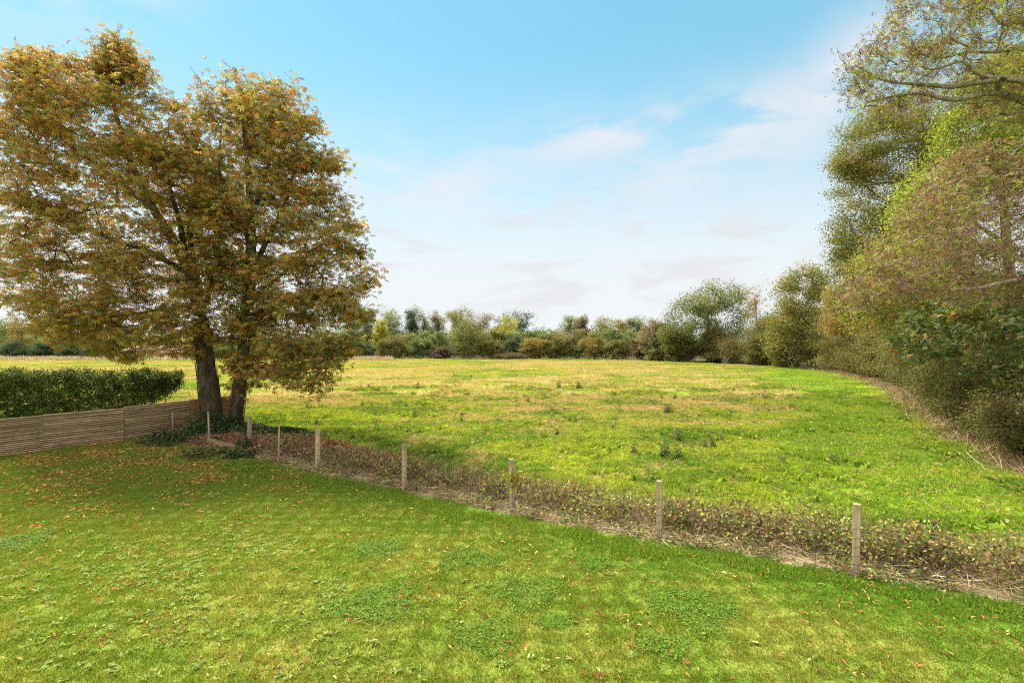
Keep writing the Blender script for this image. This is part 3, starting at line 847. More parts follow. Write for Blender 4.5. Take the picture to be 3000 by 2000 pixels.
# the outer, upper and left sprays have turned furthest
ub = lambda P: np.clip(0.5 + (P[:, 0] + 13.0) * 0.045 - (P[:, 2] - 8.5) * 0.035 + 0.34 * np.sin(P[:, 0] * 1.3 + P[:, 2] * 0.9) * np.sin(P[:, 2] * 1.1 - P[:, 1] * 0.8), 0, 1)
tree('horse_chestnut', 'taller left twin chestnut tree with rusty orange crown and ivy stems on its trunk', 'tree', S_left, tl, PAL, 17, 0.185, (0.36, 0.36, 0.12), chest, M_bark,
     M_leaf, group='twin chestnut trees at the lawn corner', bias=0.30, droop=0.28, flat=0.84, ubias=ub, along=3, rad_tip=0.0075, extra=vines(46, lt, 0.39, 4.6), zpen=0.6, step=0.5)
tree('horse_chestnut', 'right twin chestnut tree, browner green, low sprays drooping over the field', 'tree', S_right, tr, PAL, 18, 0.185, (0.36, 0.36, 0.12), chest, M_bark,
     M_leaf, group='twin chestnut trees at the lawn corner', bias=0.30, droop=0.28, flat=0.84, ubias=ub, along=3, rad_tip=0.0075, extra=vines(26, rt, 0.28, 3.4), zpen=0.6, step=0.5)

# ------------------------------------------------------------------ beech hedge behind the slatted fence
hb = [(2.8, (0.020, 0.036, 0.007)), (3.0, (0.037, 0.062, 0.009)), (1.8, (0.062, 0.094, 0.012)), (0.7, (0.19, 0.23, 0.022)), (0.3, (0.20, 0.13, 0.03))]
def hedge():
    n = 5600; x = rng.uniform(-29, -16.9, n); f = (x + 29) / 13.0
    top = 2.52 + 0.10 * np.sin(x * 1.9) + 0.07 * np.sin(x * 4.3); hw = np.where(x > -18.2, 0.75 - 0.12 * (x + 18.2), 0.8)
    u = rng.uniform(0, 1, n); s = rng.uniform(-1, 1, n); s = np.sign(s) * np.abs(s) ** 0.35
    lowz = np.where(x > -19.2, 0.45 + 0.5 * np.clip(x + 19.2, 0, 2.6), 0.15)
    z = lowz + (top - lowz) * u ** 0.75; y = 26.0 - 0.02 * (x + 29) + s * hw
    tips = np.stack([x, y, z], 1)
    seeds = []
    for i, xs in enumerate(np.arange(-28.8, -17.6, 0.62)):
        xs += random.uniform(-.12, .12)
        seeds.append(([(xs, 25.9, 0), (xs + .05, 25.9, 0.7), (xs + random.uniform(-.2, .2), 25.9 + random.uniform(-.2, .2), 1.7)], 0.04, 0.018))
    return seeds, tips
hs, ht = hedge()
tree('beech_hedge', 'clipped dark green hedge with bright top running behind the slatted fence', 'hedge', hs, ht, quad_leaf(0.36, 0.5, 0.05, 0.1), 15, 0.088, (0.10, 0.10, 0.08), hb, M_twig, M_leaf,
     wood='stems', green='foliage', bias=0.35, droop=0.2, flat=0.5, outward=0.5, rad_tip=0.004, step=0.4, along=1)

# ------------------------------------------------------------------ ivy and dead growth at the tree foot
ivy = [(2, (0.028, 0.046, 0.014)), (3, (0.045, 0.072, 0.020)), (1.5, (0.085, 0.115, 0.038)), (0.6, (0.14, 0.10, 0.04))]
IVY = (np.array([(0, 0, 0), (0.3, 0.42, 0.05), (0.62, 0.26, 0.02), (1, 0, -0.06), (0.62, -0.26, 0.02), (0.3, -0.42, 0.05)]), np.array([(0, 1, 2, 3), (0, 3, 4, 5)]))


def ground_cover(name, label, cat, centres, n, size, pal, mat, shape, kind='stuff', hmul=1.0, flat=0.45):
    """leaves heaped over mounds: centres = [(x, y, radius, height)]"""
    C_ = np.array(centres, float); pr = C_[:, 2] ** 2; pr /= pr.sum(); i = rng.choice(len(C_), n, p=pr)
    a = rng.uniform(0, 2 * math.pi, n); rr = np.sqrt(rng.uniform(0, 1, n)) * C_[i, 2] * (1 + 0.25 * np.sin(a * 3 + i) + 0.15 * np.sin(a * 7))
    P = np.stack([C_[i, 0] + rr * np.cos(a), C_[i, 1] + rr * np.sin(a), np.zeros(n)], 1)
    hh = np.clip(1 - (rr / (C_[i, 2] * 1.15)) ** 2, 0, 1) * C_[i, 3]
    P[:, 2] = 0.03 + hh * rng.uniform(0.35, 1, n) ** 0.5 * hmul + rng.uniform(0, 0.05, n)
    d = norm(rng.normal(0, 1, (n, 3))); d[:, 2] *= 0.5
    up = rng.normal(0, 1, (n, 3)) * (1 - flat); up[:, 2] += flat * 1.6
    V, F = scatter(shape[0], shape[1], P, frames(d, up), size * rng.uniform(0.6, 1.3, n))
    u = np.clip(0.5 + 0.33 * np.sin(P[:, 0] * 2.1 + 1.3 * np.sin(P[:, 1] * 1.7)) + rng.normal(0, 0.25, n), 0, 0.999)
    o = mesh_obj(name, V, F, mat, col=np.repeat(palette(pal, u), len(shape[1]), axis=0))
    return tag(o, label, cat, kind=kind)


o = ground_cover('ivy_mound', 'dark glossy ivy heaped round the feet of the twin trunks', 'ivy', [(-12.6, 21.4, 1.3, 0.55), (-13.8, 21.0, 1.2, 0.35), (-12.8, 20.2, 1.0, 0.40), (-14.3, 21.4, 0.7, 0.2), (-11.2, 21.6, 1.2, 0.45), (-9.9, 21.6, 1.2, 0.30), (-12.2, 22.4, 1.3, 0.5),
             (-13.3, 21.9, .7, 1.0), (-12.6, 21.8, .6, .9), (-12.0, 21.7, .6, .9), (-13.0, 21.3, .8, .7), (-8.6, 21.2, 0.9, 0.15), (-10.7, 18.0, 0.8, 0.16), (-9.65, 18.45, .35, .5), (-9.3, 17.7, 0.6, 0.15)], 21000, 0.092, ivy, M_leaf_gloss, IVY, kind='thing')


def stalks(name, label, cat, P, length, width, pal, mat, tilt=(0.0, 0.5), kind='stuff', two=True, lift=0.02):
    """thin dry stalks; tilt is the range of the sine of their slope"""
    n = len(P); a = rng.uniform(0, 2 * math.pi, n); s = rng.uniform(tilt[0], tilt[1], n); c = np.sqrt(1 - s * s)
    d = np.stack([np.cos(a) * c, np.sin(a) * c, s], 1); L = length * rng.uniform(0.5, 1.4, n)
    side = norm(np.cross(d, rng.normal(0, 1, (n, 3)))) * (width * rng.uniform(0.6, 1.4, n) / 2)[:, None]
    bend = rng.normal(0, 0.10, (n, 3)) * L[:, None]; bend[:, 2] = -np.abs(bend[:, 2]) * 0.4 + 0.02
    m = P + d * (L * 0.5)[:, None] + bend * 0.5; e = P + d * L[:, None] + bend
    V = np.stack([P - side, P + side, m + side, m - side, e + side * .4, e - side * .4], 1)
    V[:, :, 2] = np.maximum(V[:, :, 2], lift)
    F = (np.arange(n) * 6)[:, None, None] + np.array([(0, 1, 2, 3), (3, 2, 4, 5)])
    u = rng.uniform(0, 1, n)
    o = mesh_obj(name, V.reshape(-1, 3), F.reshape(-1, 4), mat, col=np.repeat(palette(pal, u), 2, axis=0))
    return tag(o, label, cat, kind=kind)


strawp = [(2.0, (0.50, 0.39, 0.22)), (2, (0.38, 0.275, 0.15)), (1.5, (0.21, 0.135, 0.075)), (1, (0.12, 0.075, 0.045)), (0.6, (0.20, 0.21, 0.06))]
rustp = [(2, (0.17, 0.075, 0.035)), (2, (0.24, 0.11, 0.05)), (1.5, (0.28, 0.19, 0.11)), (1, (0.10, 0.06, 0.04))]
Lr = EL[-1]
n = 22000; s = rng.uniform(4.5, Lr, n); off = rng.uniform(0.0, 1.9, n) ** 1.0
P2 = edge_point(s, off); P = np.column_stack([P2, rng.uniform(0.02, 0.14, n)])
stalks('dry_cuttings', 'flattened straw coloured stalks strewn over the verge behind the posts', 'dry grass', P, 0.26, 0.0075, strawp, M_straw, (-0.1, 0.35))
n = 7600; s = rng.uniform(5.5, Lr, n); off = rng.normal(1.25, 0.45, n)
P2 = edge_point(s, np.clip(off, 0.6, 2.6)); P = np.column_stack([P2, rng.uniform(0.02, 0.25, n)])
stalks('dead_stems', 'upright brown dead weed stems along the far side of the verge', 'dead weeds', P, 0.42, 0.009, [(2, (0.13, 0.07, 0.045)), (2, (0.21, 0.13, 0.07)), (1, (0.33, 0.24, 0.13))], M_straw, (0.25, 0.98))
# the rusty heap of dead leaves between the square posts
c = [(-8.6, 18.9, 1.1, 0.5), (-7.4, 18.3, 1.2, 0.55), (-6.4, 17.8, 1.1, 0.5), (-9.6, 19.3, 0.9, 0.4), (-5.2, 16.9, 0.9, 0.4), (-4.0, 16.2, .9, .35), (-11.0, 20.0, 1.0, 0.35), (-12.0, 19.9, .6, .3)]
ground_cover('leaf_heap', 'rusty brown heap of dead leaves and bracken beside the ivy', 'dead leaves', c, 6500, 0.10, rustp, M_leaf_dry, quad_leaf(0.3), kind='thing')
C_ = np.array(c); i = rng.choice(len(c), 4200); a = rng.uniform(0, 6.283, 4200); rr = np.sqrt(rng.uniform(0, 1, 4200)) * C_[i, 2]
P = np.stack([C_[i, 0] + rr * np.cos(a), C_[i, 1] + rr * np.sin(a), 0.05 + C_[i, 3] * (1 - (rr / C_[i, 2]) ** 2) * rng.uniform(.3, 1, 4200)], 1)
stalks('dead_bracken', 'tangled reddish dead stalks lying over the leaf heap', 'dead stalks', P, 0.45, 0.009, rustp + [(2.0, (0.36, 0.27, 0.17))], M_straw, (-0.3, 0.4))

# bramble bank: a row of separate low bushes on the field side of the verge
brpal = [(1.4, (0.14, 0.078, 0.04)), (2.0, (0.29, 0.18, 0.08)), (1.8, (0.34, 0.31, 0.10)), (2.6, (0.16, 0.205, 0.058)), (1.6, (0.085, 0.12, 0.038)), (0.6, (0.46, 0.41, 0.10))]
looks = ['brown', 'dark green', 'yellow green', 'russet', 'olive', 'mixed green and brown']
br = [(8.2, 'low dead brown bramble clump just right of the leaf heap'), (10.2, 'dark green bramble clump left of the fourth square post from the right'), (12.1, 'bright green sprawling weed clump right of the fourth square post from the right'),
      (13.9, 'greyish brown bramble clump midway between two square posts left of the yellow climber'), (15.6, 'russet bramble clump just left of the post with the yellow climber'), (17.2, 'olive and yellow bramble clump right of the post with the yellow climber'),
      (18.8, 'brown leaved bramble clump midway before the second post from the right'), (20.3, 'russet and green bramble clump beside the second post from the right'), (21.8, 'yellow flecked bramble clump right of the second post from the right'),
      (23.3, 'brown and green bramble clump left of the nearest post'), (24.7, 'dense green bramble clump right behind the nearest post'), (26.1, 'dark brambles right of the nearest post'), (27.5, 'tall dark green bramble clump at the right edge of the photo'), (29.0, 'rough bramble clump past the right end of the verge')]
for q, (s0, lab) in enumerate(br):
    ctr = edge_point(np.array([s0]), np.array([1.38 - 0.012 * s0]))[0]; hh = 0.28 + 0.012 * s0 + random.uniform(-.14, .18); ww = random.uniform(0.85, 1.15)
    tips = env_ell([(ctr[0] + random.uniform(-.5, .5), ctr[1] + random.uniform(-.3, .3), hh * random.uniform(.45, .6), ww * random.uniform(.6, 1), 0.62, hh * random.uniform(.45, .8)) for _ in range(5)], 270, 0.7, 0.5, lo=0.05)
    seeds = [([(ctr[0] + random.uniform(-.03, .03), ctr[1] + random.uniform(-.03, .03), 0), (ctr[0] + random.uniform(-.3, .3), ctr[1] + random.uniform(-.2, .2), hh * .35), (ctr[0] + random.uniform(-.7, .7), ctr[1] + random.uniform(-.3, .3), hh * .7)], 0.012, 0.005) for _ in range(7)]
    rot = (q * 2) % len(brpal); pl = brpal[rot:] + brpal[:rot]
    pl = [(w_ * [1.6, 1.3, 1.1, 1, .7, .5][k], c_) for k, (w_, c_) in enumerate(pl)]
    tree('bramble', lab, 'bramble', seeds, tips, quad_leaf(0.34, 0.5, 0.06, 0.12), 10, 0.070, (0.15, 0.15, 0.08), pl, M_twig, M_leaf, group='brambles along the verge', wood='stems', green='foliage', bias=0.4, droop=0.1, flat=0.35, rad_tip=0.0035, step=0.25, along=1, arch=0.3)

# weeds of the verge: small green leaves near the ground
n = 44000; s = rng.uniform(5, Lr, n); off = rng.uniform(0.02, 2.2, n); keep = np.sin(s * 2.3) + np.sin(s * 5.1 + off * 3) + rng.normal(0, .9, n) > -0.1
P2 = edge_point(s[keep], off[keep]); m_ = len(P2); P = np.column_stack([P2, rng.uniform(0.02, 1, m_) ** 1.5 * (0.10 + 0.22 * np.abs(np.sin(s[keep] * 1.7)) * np.clip(off[keep], .3, 1))])
d = norm(rng.normal(0, 1, (m_, 3))); up = rng.normal(0, 1, (m_, 3)) * .5; up[:, 2] += .9
V, F = scatter(*quad_leaf(0.3), P, frames(d, up), rng.uniform(0.05, 0.12, m_))
tag(mesh_obj('verge_weeds', V, F, M_leaf, col=palette([(1.8, (0.10, 0.17, 0.035)), (1.8, (0.17, 0.22, 0.05)), (.8, (0.28, 0.30, 0.10)), (1.6, (0.30, 0.21, 0.10)), (1.4, (0.18, 0.115, 0.06))], rng.uniform(0, 1, m_))), 'small green weeds coming up through the cut stalks of the verge', 'weeds', kind='stuff')

# yellow climber on the post and another in the brambles
def climber(name, lab, x, y, z, n=60, s=0.13, up=0.25):
    tips = np.array([(x, y, z)]) + rng.normal(0, 1, (n, 3)) * np.array([0.15, 0.06, up * 0.6])
    tips = tips[tips[:, 2] > 0.1]
    sd = [([(x + .08, y - .05, 0), (x + .07, y - .08, z * .5), (x, y - .08, z)], 0.008, 0.005)]
    tree(name, lab, 'climber', sd, tips, quad_leaf(0.22, .45), 6, s, (0.05, 0.04, 0.05), [(1, (0.36, 0.28, 0.03)), (2, (0.30, 0.32, 0.04)), (1.4, (0.18, 0.23, 0.03)), (.6, (0.28, 0.14, 0.03))], M_twig, M_leaf, wood='stems', green='foliage', droop=0.6, flat=0.3, rad_tip=0.003, step=0.2, along=1)
climber('climbing_plant', 'yellow leafed climber wound round a square post', posts[6][0], posts[6][1] - 0.07, 0.88, 24, 0.12, 0.16)
climber('leafy_shoot', 'upright yellow green shoot standing among the brown brambles', gp(1775, 1535)[0], gp(1775, 1535)[1], 0.5, 20, 0.10, 0.36)
# bare saplings near the fence
def bare(name, lab, base, tips, r=0.01, cat='sapling', leafn=1, pal=None, size=0.06):
    tree(name, lab, cat, [([base, (base[0] + .02, base[1], base[2] + 0.5 * (max(t[2] for t in tips) - base[2]))], r, r * .5)], np.array(tips), quad_leaf(), leafn, size, (0.05, 0.05, 0.05), pal or [(1, (0.2, 0.12, 0.05))], M_twig, M_leaf_dry, wood='stems', green='foliage', rad_tip=0.004, step=0.22, along=1, arch=0.1)
x, y = gp(532, 1272); bare('sapling', 'bare twiggy sapling growing against the slatted fence', (x, y, 0), [(x + random.uniform(-.45, .25), y + random.uniform(-.1, .1), random.uniform(.4, .95)) for _ in range(22)])
x, y = -14.5, 23.8
bare('twiggy_shrub', 'tangle of bare arching twigs left of the left trunk above the fence', (x, y, 0), [(x + random.uniform(-1.5, .7), y + random.uniform(-.5, .5), random.uniform(0.9, 3.0)) for _ in range(120)], 0.02, 'shrub')

# ------------------------------------------------------------------ fallen leaves, clover and weeds on the lawn
def leaf_mesh(kind):
    V, F = [], []
    if kind == 'curl':      # a dry leaflet rolled along its midrib
        n = 7
        for i in range(n):
            t = i / (n - 1); w_ = 0.16 * math.sin(math.pi * (0.08 + 0.84 * t)) ** 0.8; z = 0.10 + 0.14 * math.sin(t * 3.1)
            for k in (-1, -.5, 0, .5, 1): V.append((t - .5, w_ * k * (1 - 0.25 * abs(k)), z + (0.15 * abs(k) ** 1.5 - 0.07) * (1 if i % 2 else .85)))
        for i in range(n - 1):
            for k in range(4): F.append((i * 5 + k, i * 5 + k + 1, i * 5 + k + 6, i * 5 + k + 5))
    elif kind == 'flat':
        n = 6
        for i in range(n):
            t = i / (n - 1); w_ = 0.13 * math.sin(math.pi * (0.04 + 0.9 * t)) ** 0.9
            for k in (-1, 0, 1): V.append((t - .5, w_ * k, 0.10 + 0.07 * abs(k) + 0.10 * math.sin(t * 2.6)))
        for i in range(n - 1):
            for k in range(2): F.append((i * 3 + k, i * 3 + k + 1, i * 3 + k + 4, i * 3 + k + 3))
    else:                   # a whole chestnut leaf, crumpled
        pv, pf = palmate(5, 100, 0.16, -0.25); V = [(x * .8 - .2, y * .8, z + .10 + .06 * math.sin(9 * x + 7 * y)) for x, y, z in pv]; F = [tuple(f) for f in pf]
    return np.array(V), np.array(F)


def litter_col(kind):
    return {'curl': (0.30, 0.125, 0.045), 'flat': (0.46, 0.36, 0.13), 'whole': (0.24, 0.095, 0.036)}[kind]


M_fall = {}
for kd in ('curl', 'flat', 'whole'):
    m, T = new_mat('fallen_' + kd)
    ri = T.n('ShaderNodeObjectInfo').outputs['Random']; c0 = litter_col(kd)
    cc = T.mix(ri, tuple(v * .6 for v in c0), tuple(min(.9, v * 1.35) for v in c0))
    finish(T, cc, 0.75, 0.1, trans=0.15); M_fall[kd] = m
protos = {}
lab = {'curl': ('dry curled brown leaflet fallen on the lawn', 'curled brown leaves on the lawn', 'fallen_leaf'), 'flat': ('yellow leaf fallen on the lawn', 'yellow leaves on the lawn', 'yellow_leaf'), 'whole': ('rusty whole chestnut leaf crumpled on the lawn', 'whole rusty leaves on the lawn', 'chestnut_leaf')}
spots = []
def dens(x, y):   # leaves lie thickest towards the tree
    d = math.hypot(x + 11.5, (y - 19.0) * 0.9); return 0.11 + 1.0 * math.exp(-(d / 5.2) ** 2)
while len(spots) < 13000:
    x = random.uniform(-19, 9); y = random.uniform(5.6, 21.5)
    if abs(x) > y * 1.06 or random.random() > dens(x, y) * (0.25 + 1.1 * max(0, math.sin(x * 1.9 + 1.6 * math.sin(y * 1.1)) * math.sin(y * 2.3 + 1.2 * math.sin(x * .8)) + .35)): continue
    spots.append((x, y))
spots = np.array(spots); spots = spots[poly_inside(spots, LAWN_POLY)]
order = np.argsort(spots[:, 1]); near, rest = spots[order[:285]], spots[order[285:]]
for q, (x, y) in enumerate(near):
    kd = random.choices(('curl', 'flat', 'whole'), (0.76, 0.18, 0.06))[0]; l_, g_, nm = lab[kd]
    if kd not in protos:
        V, F = leaf_mesh(kd); o = mesh_obj(nm, V, F, M_fall[kd], smooth=True); protos[kd] = o; tag(o, l_, 'leaf', g_)
    else:
        o = protos[kd].copy(); COL.objects.link(o)
    sz = random.uniform(0.045, 0.105) if kd != 'whole' else random.uniform(0.08, 0.12)
    o.location = (x, y, 0.042); o.scale = (sz, sz, sz); o.rotation_euler = (random.uniform(-.35, .35), random.uniform(-.3, .3), random.uniform(0, 6.28))
m_ = len(rest); a = rng.uniform(0, 6.283, m_)
d = np.stack([np.cos(a), np.sin(a), rng.normal(0, .2, m_)], 1); up = rng.normal(0, .3, (m_, 3)); up[:, 2] += 1
V, F = scatter(*leaf_mesh('curl'), np.column_stack([rest, np.full(m_, 0.046)]), frames(d, up), rng.uniform(0.04, 0.105, m_))
cl = palette([(2.4, (0.22, 0.085, 0.034)), (3, (0.36, 0.155, 0.055)), (2.2, (0.48, 0.27, 0.10)), (1.4, (0.54, 0.42, 0.15))], rng.uniform(0, 1, m_))
tag(mesh_obj('leaf_litter', V, F, M_leaf_dry, col=np.repeat(cl, 24, axis=0), smooth=True), 'carpet of brown leaves thickening under the twin trees', 'fallen leaves', kind='stuff')

CLOV = (np.array([(0, 0, 0), (.5, .5, .02), (1, 0, 0), (.5, -.5, .02)] + [(0, 0, 0), (-.7, .2, .02), (-.5, .87, 0), (.18, .69, .02)] + [(0, 0, 0), (.18, -.69, .02), (-.5, -.87, 0), (-.7, -.2, .02)]), np.array([(0, 1, 2, 3), (4, 5, 6, 7), (8, 9, 10, 11)]))
clover = [(1112, 1610, 0.45, 'clover patch left of the middle of the lawn, farthest left of the small ones'), (1372, 1640, 0.50, 'dark clover patch in mid lawn below the post with the yellow climber'), (1545, 1738, 0.55, 'round clover patch in the centre foreground of the lawn'),
          (2030, 1782, 0.62, 'largest bright clover patch, below the second post from the right'), (1110, 1775, 0.60, 'wide clover patch in the left centre foreground of the lawn'), (1425, 1868, 0.42, 'clover patch near the bottom edge of the lawn, centre'),
          (1625, 1828, 0.22, 'small clover tuft right of the round centre patch'), (1948, 1903, 0.30, 'clover patch near the bottom beside a pale rosette, right of centre'), (1735, 1655, 0.32, 'faint clover patch in the long grass near the posts'), (620, 1455, 0.35, 'dark tuft of coarse grass among the brown leaves'), (60, 1590, 0.50, 'dark green tuft at the left edge of the lawn')]
for px, py, rr, l_ in clover:
    x, y = gp(px, py); n = int((3900 if px == 2030 else 2300) * rr * rr * 3.1) + 150
    a = rng.uniform(0, 6.283, n); q = np.sqrt(rng.uniform(0, 1, n)) * rr * (1 + .22 * np.sin(3 * a + px) + .15 * np.sin(5 * a + py)) * (0.85 + np.abs(rng.normal(0, .28, n)))
    P = np.stack([q * np.cos(a), q * np.sin(a) * 0.9, 0.03 + 0.035 * rng.uniform(0, 1, n)], 1)
    d = norm(rng.normal(0, 1, (n, 3)) * (1, 1, .3)); up = rng.normal(0, .35, (n, 3)); up[:, 2] += 1
    V, F = scatter(*CLOV, P, frames(d, up), rng.uniform(0.011, 0.019, n))
    o = mesh_obj('clover_patch', V, F, M_leaf, col=np.repeat(palette([(1, (0.098, 0.190, 0.018)), (1, (0.130, 0.225, 0.022)), (.4, (0.17, 0.25, 0.03))], rng.uniform(0, 1, n)), 3, axis=0))
    o.location = (x, y, 0.012); tag(o, l_, 'clover', 'clover patches in the lawn')

# pale rosettes, crowded in the left foreground
def rosettes(spots, size):
    P, D, U, S = [], [], [], []
    for (x, y) in spots:
        k = random.randint(7, 12); s = size * random.uniform(.6, 1.3)
        for j in range(k):
            a = random.uniform(0, 6.283); P.append((x, y, 0.03)); D.append((math.cos(a), math.sin(a), random.uniform(.05, .55))); U.append((random.gauss(0, .2), random.gauss(0, .2), 1)); S.append(s * random.uniform(.6, 1.1))
    return np.array(P), frames(np.array(D), np.array(U)), np.array(S)
sp = []
while len(sp) < 1050:
    x = random.uniform(-9, 2.5); y = random.uniform(5.7, 12)
    px, py = 1500 + x / y * 1500, 1000 + 6000 / y
    dd = 1.0 if (px < 1000 - (1700 - py) * .9 and py > 1560) else (0.10 if px < 2500 else 0.02)
    dd *= max(0, .5 + .5 * math.sin(x * 1.6 + 1.1 * math.sin(y * 1.3)) * math.sin(y * 2.0 + x * .6)) ** 1.2 * 1.4
    if -9 < x and random.random() < dd: sp.append((x, y))
for px, py in ((1470, 1950), (1590, 1960), (1880, 1912), (1840, 1925), (1360, 1700), (1400, 1720), (1430, 1715), (1310, 1820), (1330, 1835), (1220, 1200), (2200, 1890), (1600, 1712), (1780, 1680), (580, 1960), (1150, 1880)):
    if py > 1500:
        for _ in range(4): sp.append(tuple(gp(px + random.uniform(-14, 14), py + random.uniform(-8, 8))))
P, Rm, S = rosettes(sp, 0.072); V, F = scatter(*quad_leaf(0.17, .6, .03, .12), P, Rm, S)
tag(mesh_obj('lawn_weeds', V, F, M_leaf, col=palette([(1, (0.15, 0.22, 0.03)), (1.2, (0.205, 0.265, 0.045)), (.8, (0.27, 0.32, 0.075))], rng.uniform(0, 1, len(P)))), 'pale green broad leaved weeds crowding the left foreground of the lawn', 'weeds', kind='stuff')

# ------------------------------------------------------------------ weeds standing in the field
def weed_mesh(kind, sd):
    rs = random.Random(sd); paths, rad, LP, LD, LS = [], [], [], [], []
    for st in range(1 if kind == 'tall' else 5):
        bx, by = rs.uniform(-.08, .08) * st, rs.uniform(-.08, .08) * st; h = rs.uniform(.75, 1.0) * (1 if st == 0 else .75); lx, ly = rs.uniform(-.22, .22), rs.uniform(-.22, .22)
        pts = [(bx + lx * t * t, by + ly * t * t, h * t) for t in (0, .25, .5, .75, 1)]; paths.append(pts); rad.append(0.010)
        for j in range(26):
            t = rs.uniform(.12, 1.0); p = (bx + lx * t * t, by + ly * t * t, h * t); a = rs.uniform(0, 6.283); e = rs.uniform(-.1, .8)
            if rs.random() < .35:
                q = (p[0] + math.cos(a) * .13, p[1] + math.sin(a) * .13, p[2] + .09); paths.append([p, ((p[0] + q[0]) / 2, (p[1] + q[1]) / 2, p[2] + .03), q]); rad.append(0.006); p = q
            LP.append(p); LD.append((math.cos(a), math.sin(a), e)); LS.append((.24 * (1.15 - t * .6)) * rs.uniform(.6, 1.1))
    V1, F1 = polytube(paths, rad, 3)
    V2, F2 = scatter(*quad_leaf(0.16, .45, .05, .2), np.array(LP), frames(np.array(LD), np.tile((0.05, 0, 1.), (len(LP), 1))), np.array(LS))
    return (V1, F1), (V2, F2)


M_weed = plain('weed_leaf', (0.085, 0.145, 0.040), 0.6, 0.1); M_weed2 = plain('dry_weed', (0.13, 0.085, 0.045), 0.8, 0.1)
wkinds = []
for q, (kd, mm, l_) in enumerate((('tall', M_weed, 'dark green thistle standing up from the field grass'), ('bushy', M_weed, 'bushy dark green weed clump in the field'), ('tall', M_weed2, 'dried brown seed stalk standing in the field'))):
    (V1, F1), (V2, F2) = weed_mesh(kd, q + 3)
    r_ = thing('field_weed', l_, 'weed', group=['thistles in the field', 'bushy weeds in the field', 'dry stalks in the field'][q])
    a = mesh_obj('stem', V1, F1, M_weed2, r_); b = mesh_obj('leaves', V2, F2, mm, r_); wkinds.append([r_, a, b, False])


def put_weed(k, x, y, s):
    r_, a, b, used = wkinds[k]
    if used:
        o = r_.copy(); COL.objects.link(o)
        for c in (a, b):
            d = c.copy(); COL.objects.link(d); d.parent = o
    else: o = r_; wkinds[k][3] = True
    o.location = (x, y, 0); o.scale = (s, s, s); o.rotation_euler = (0, 0, random.uniform(0, 6.28))


wp = [(1, 1635, 1138, .85), (1, 1695, 1138, .8), (0, 1868, 1124, .8), (0, 1332, 1133, .7), (0, 1426, 1138, .65), (0, 1512, 1172, .7), (0, 1592, 1178, .8), (1, 1545, 1182, .6), (0, 1612, 1194, .7), (2, 1570, 1190, .7), (2, 2238, 1170, .9), (0, 2240, 1172, .85), (0, 1815, 1208, .7),
      (2, 1850, 1210, .5), (1, 1955, 1212, .75), (0, 2210, 1218, .55), (0, 2140, 1235, .65), (2, 2165, 1232, .45), (0, 1803, 1258, .62), (0, 1772, 1266, .5), (2, 1716, 1272, .5), (1, 1990, 1294, .6), (2, 2113, 1298, .6), (0, 2015, 1312, .5), (1, 2085, 1312, .55), (0, 1960, 1338, .6), (1, 1950, 1345, .8),
      (1, 1990, 1350, .6), (2, 2030, 1330, .5), (0, 2050, 1222, .5), (0, 2100, 1200, .5), (2, 2385, 1345, .5), (1, 2290, 1370, .5), (0, 2170, 1160, .6), (2, 2130, 1155, .7), (1, 1225, 1135, .6), (0, 1060, 1140, .7), (1, 1080, 1140, .6), (2, 1240, 1225, .6), (1, 900, 1200, .45), (2, 1098, 1216, .8),
      (1, 1190, 1195, .4), (0, 1395, 1210, .5), (2, 2360, 1390, .6), (1, 2440, 1360, .5), (0, 1900, 1425, .65)]
for k, px, py, s in wp:
    x, y = gp(px, py); put_weed(k, x, y, s)
for _ in range(120):
    y = random.uniform(15, 62); x = random.uniform(-.5, .55) * y
    if not poly_inside(np.array([(x, y)]), FIELD_POLY)[0]: continue
    put_weed(random.choice((0, 0, 1, 2)), x, y, random.uniform(.2, .48))

# dry grass along the far side of the field
n = 9000; x = rng.uniform(-125, -66, n); y = 112 + rng.uniform(-3, 1.5, n); x2 = np.where(rng.uniform(0, 1, n) < .22, rng.uniform(-42, -26, n), x)
stalks('dry_grass_strip', 'strip of pale dry grass along the far left side of the field', 'dry grass', np.column_stack([x2, y, np.zeros(n)]), 0.85, 0.07, [(2, (0.42, 0.32, 0.18)), (1, (0.33, 0.24, 0.13)), (1, (0.5, 0.4, 0.25))], M_straw, (0.5, 0.98))
# dead grass and leaves along the foot of the wood
n = 9000; t = rng.uniform(0.6, 7.5, n) ; H = np.array([hedge_point(v) for v in t]); P = np.column_stack([H + rng.normal(0, 1, (n, 2)) * (.40, .6) + (0.45, 0), rng.uniform(0.02, .2, n)])
stalks('dead_undergrowth', 'pale brown dead grass along the foot of the wood edge', 'dead grass', P, 0.45, 0.013, strawp + rustp, M_straw, (0.0, 0.9))

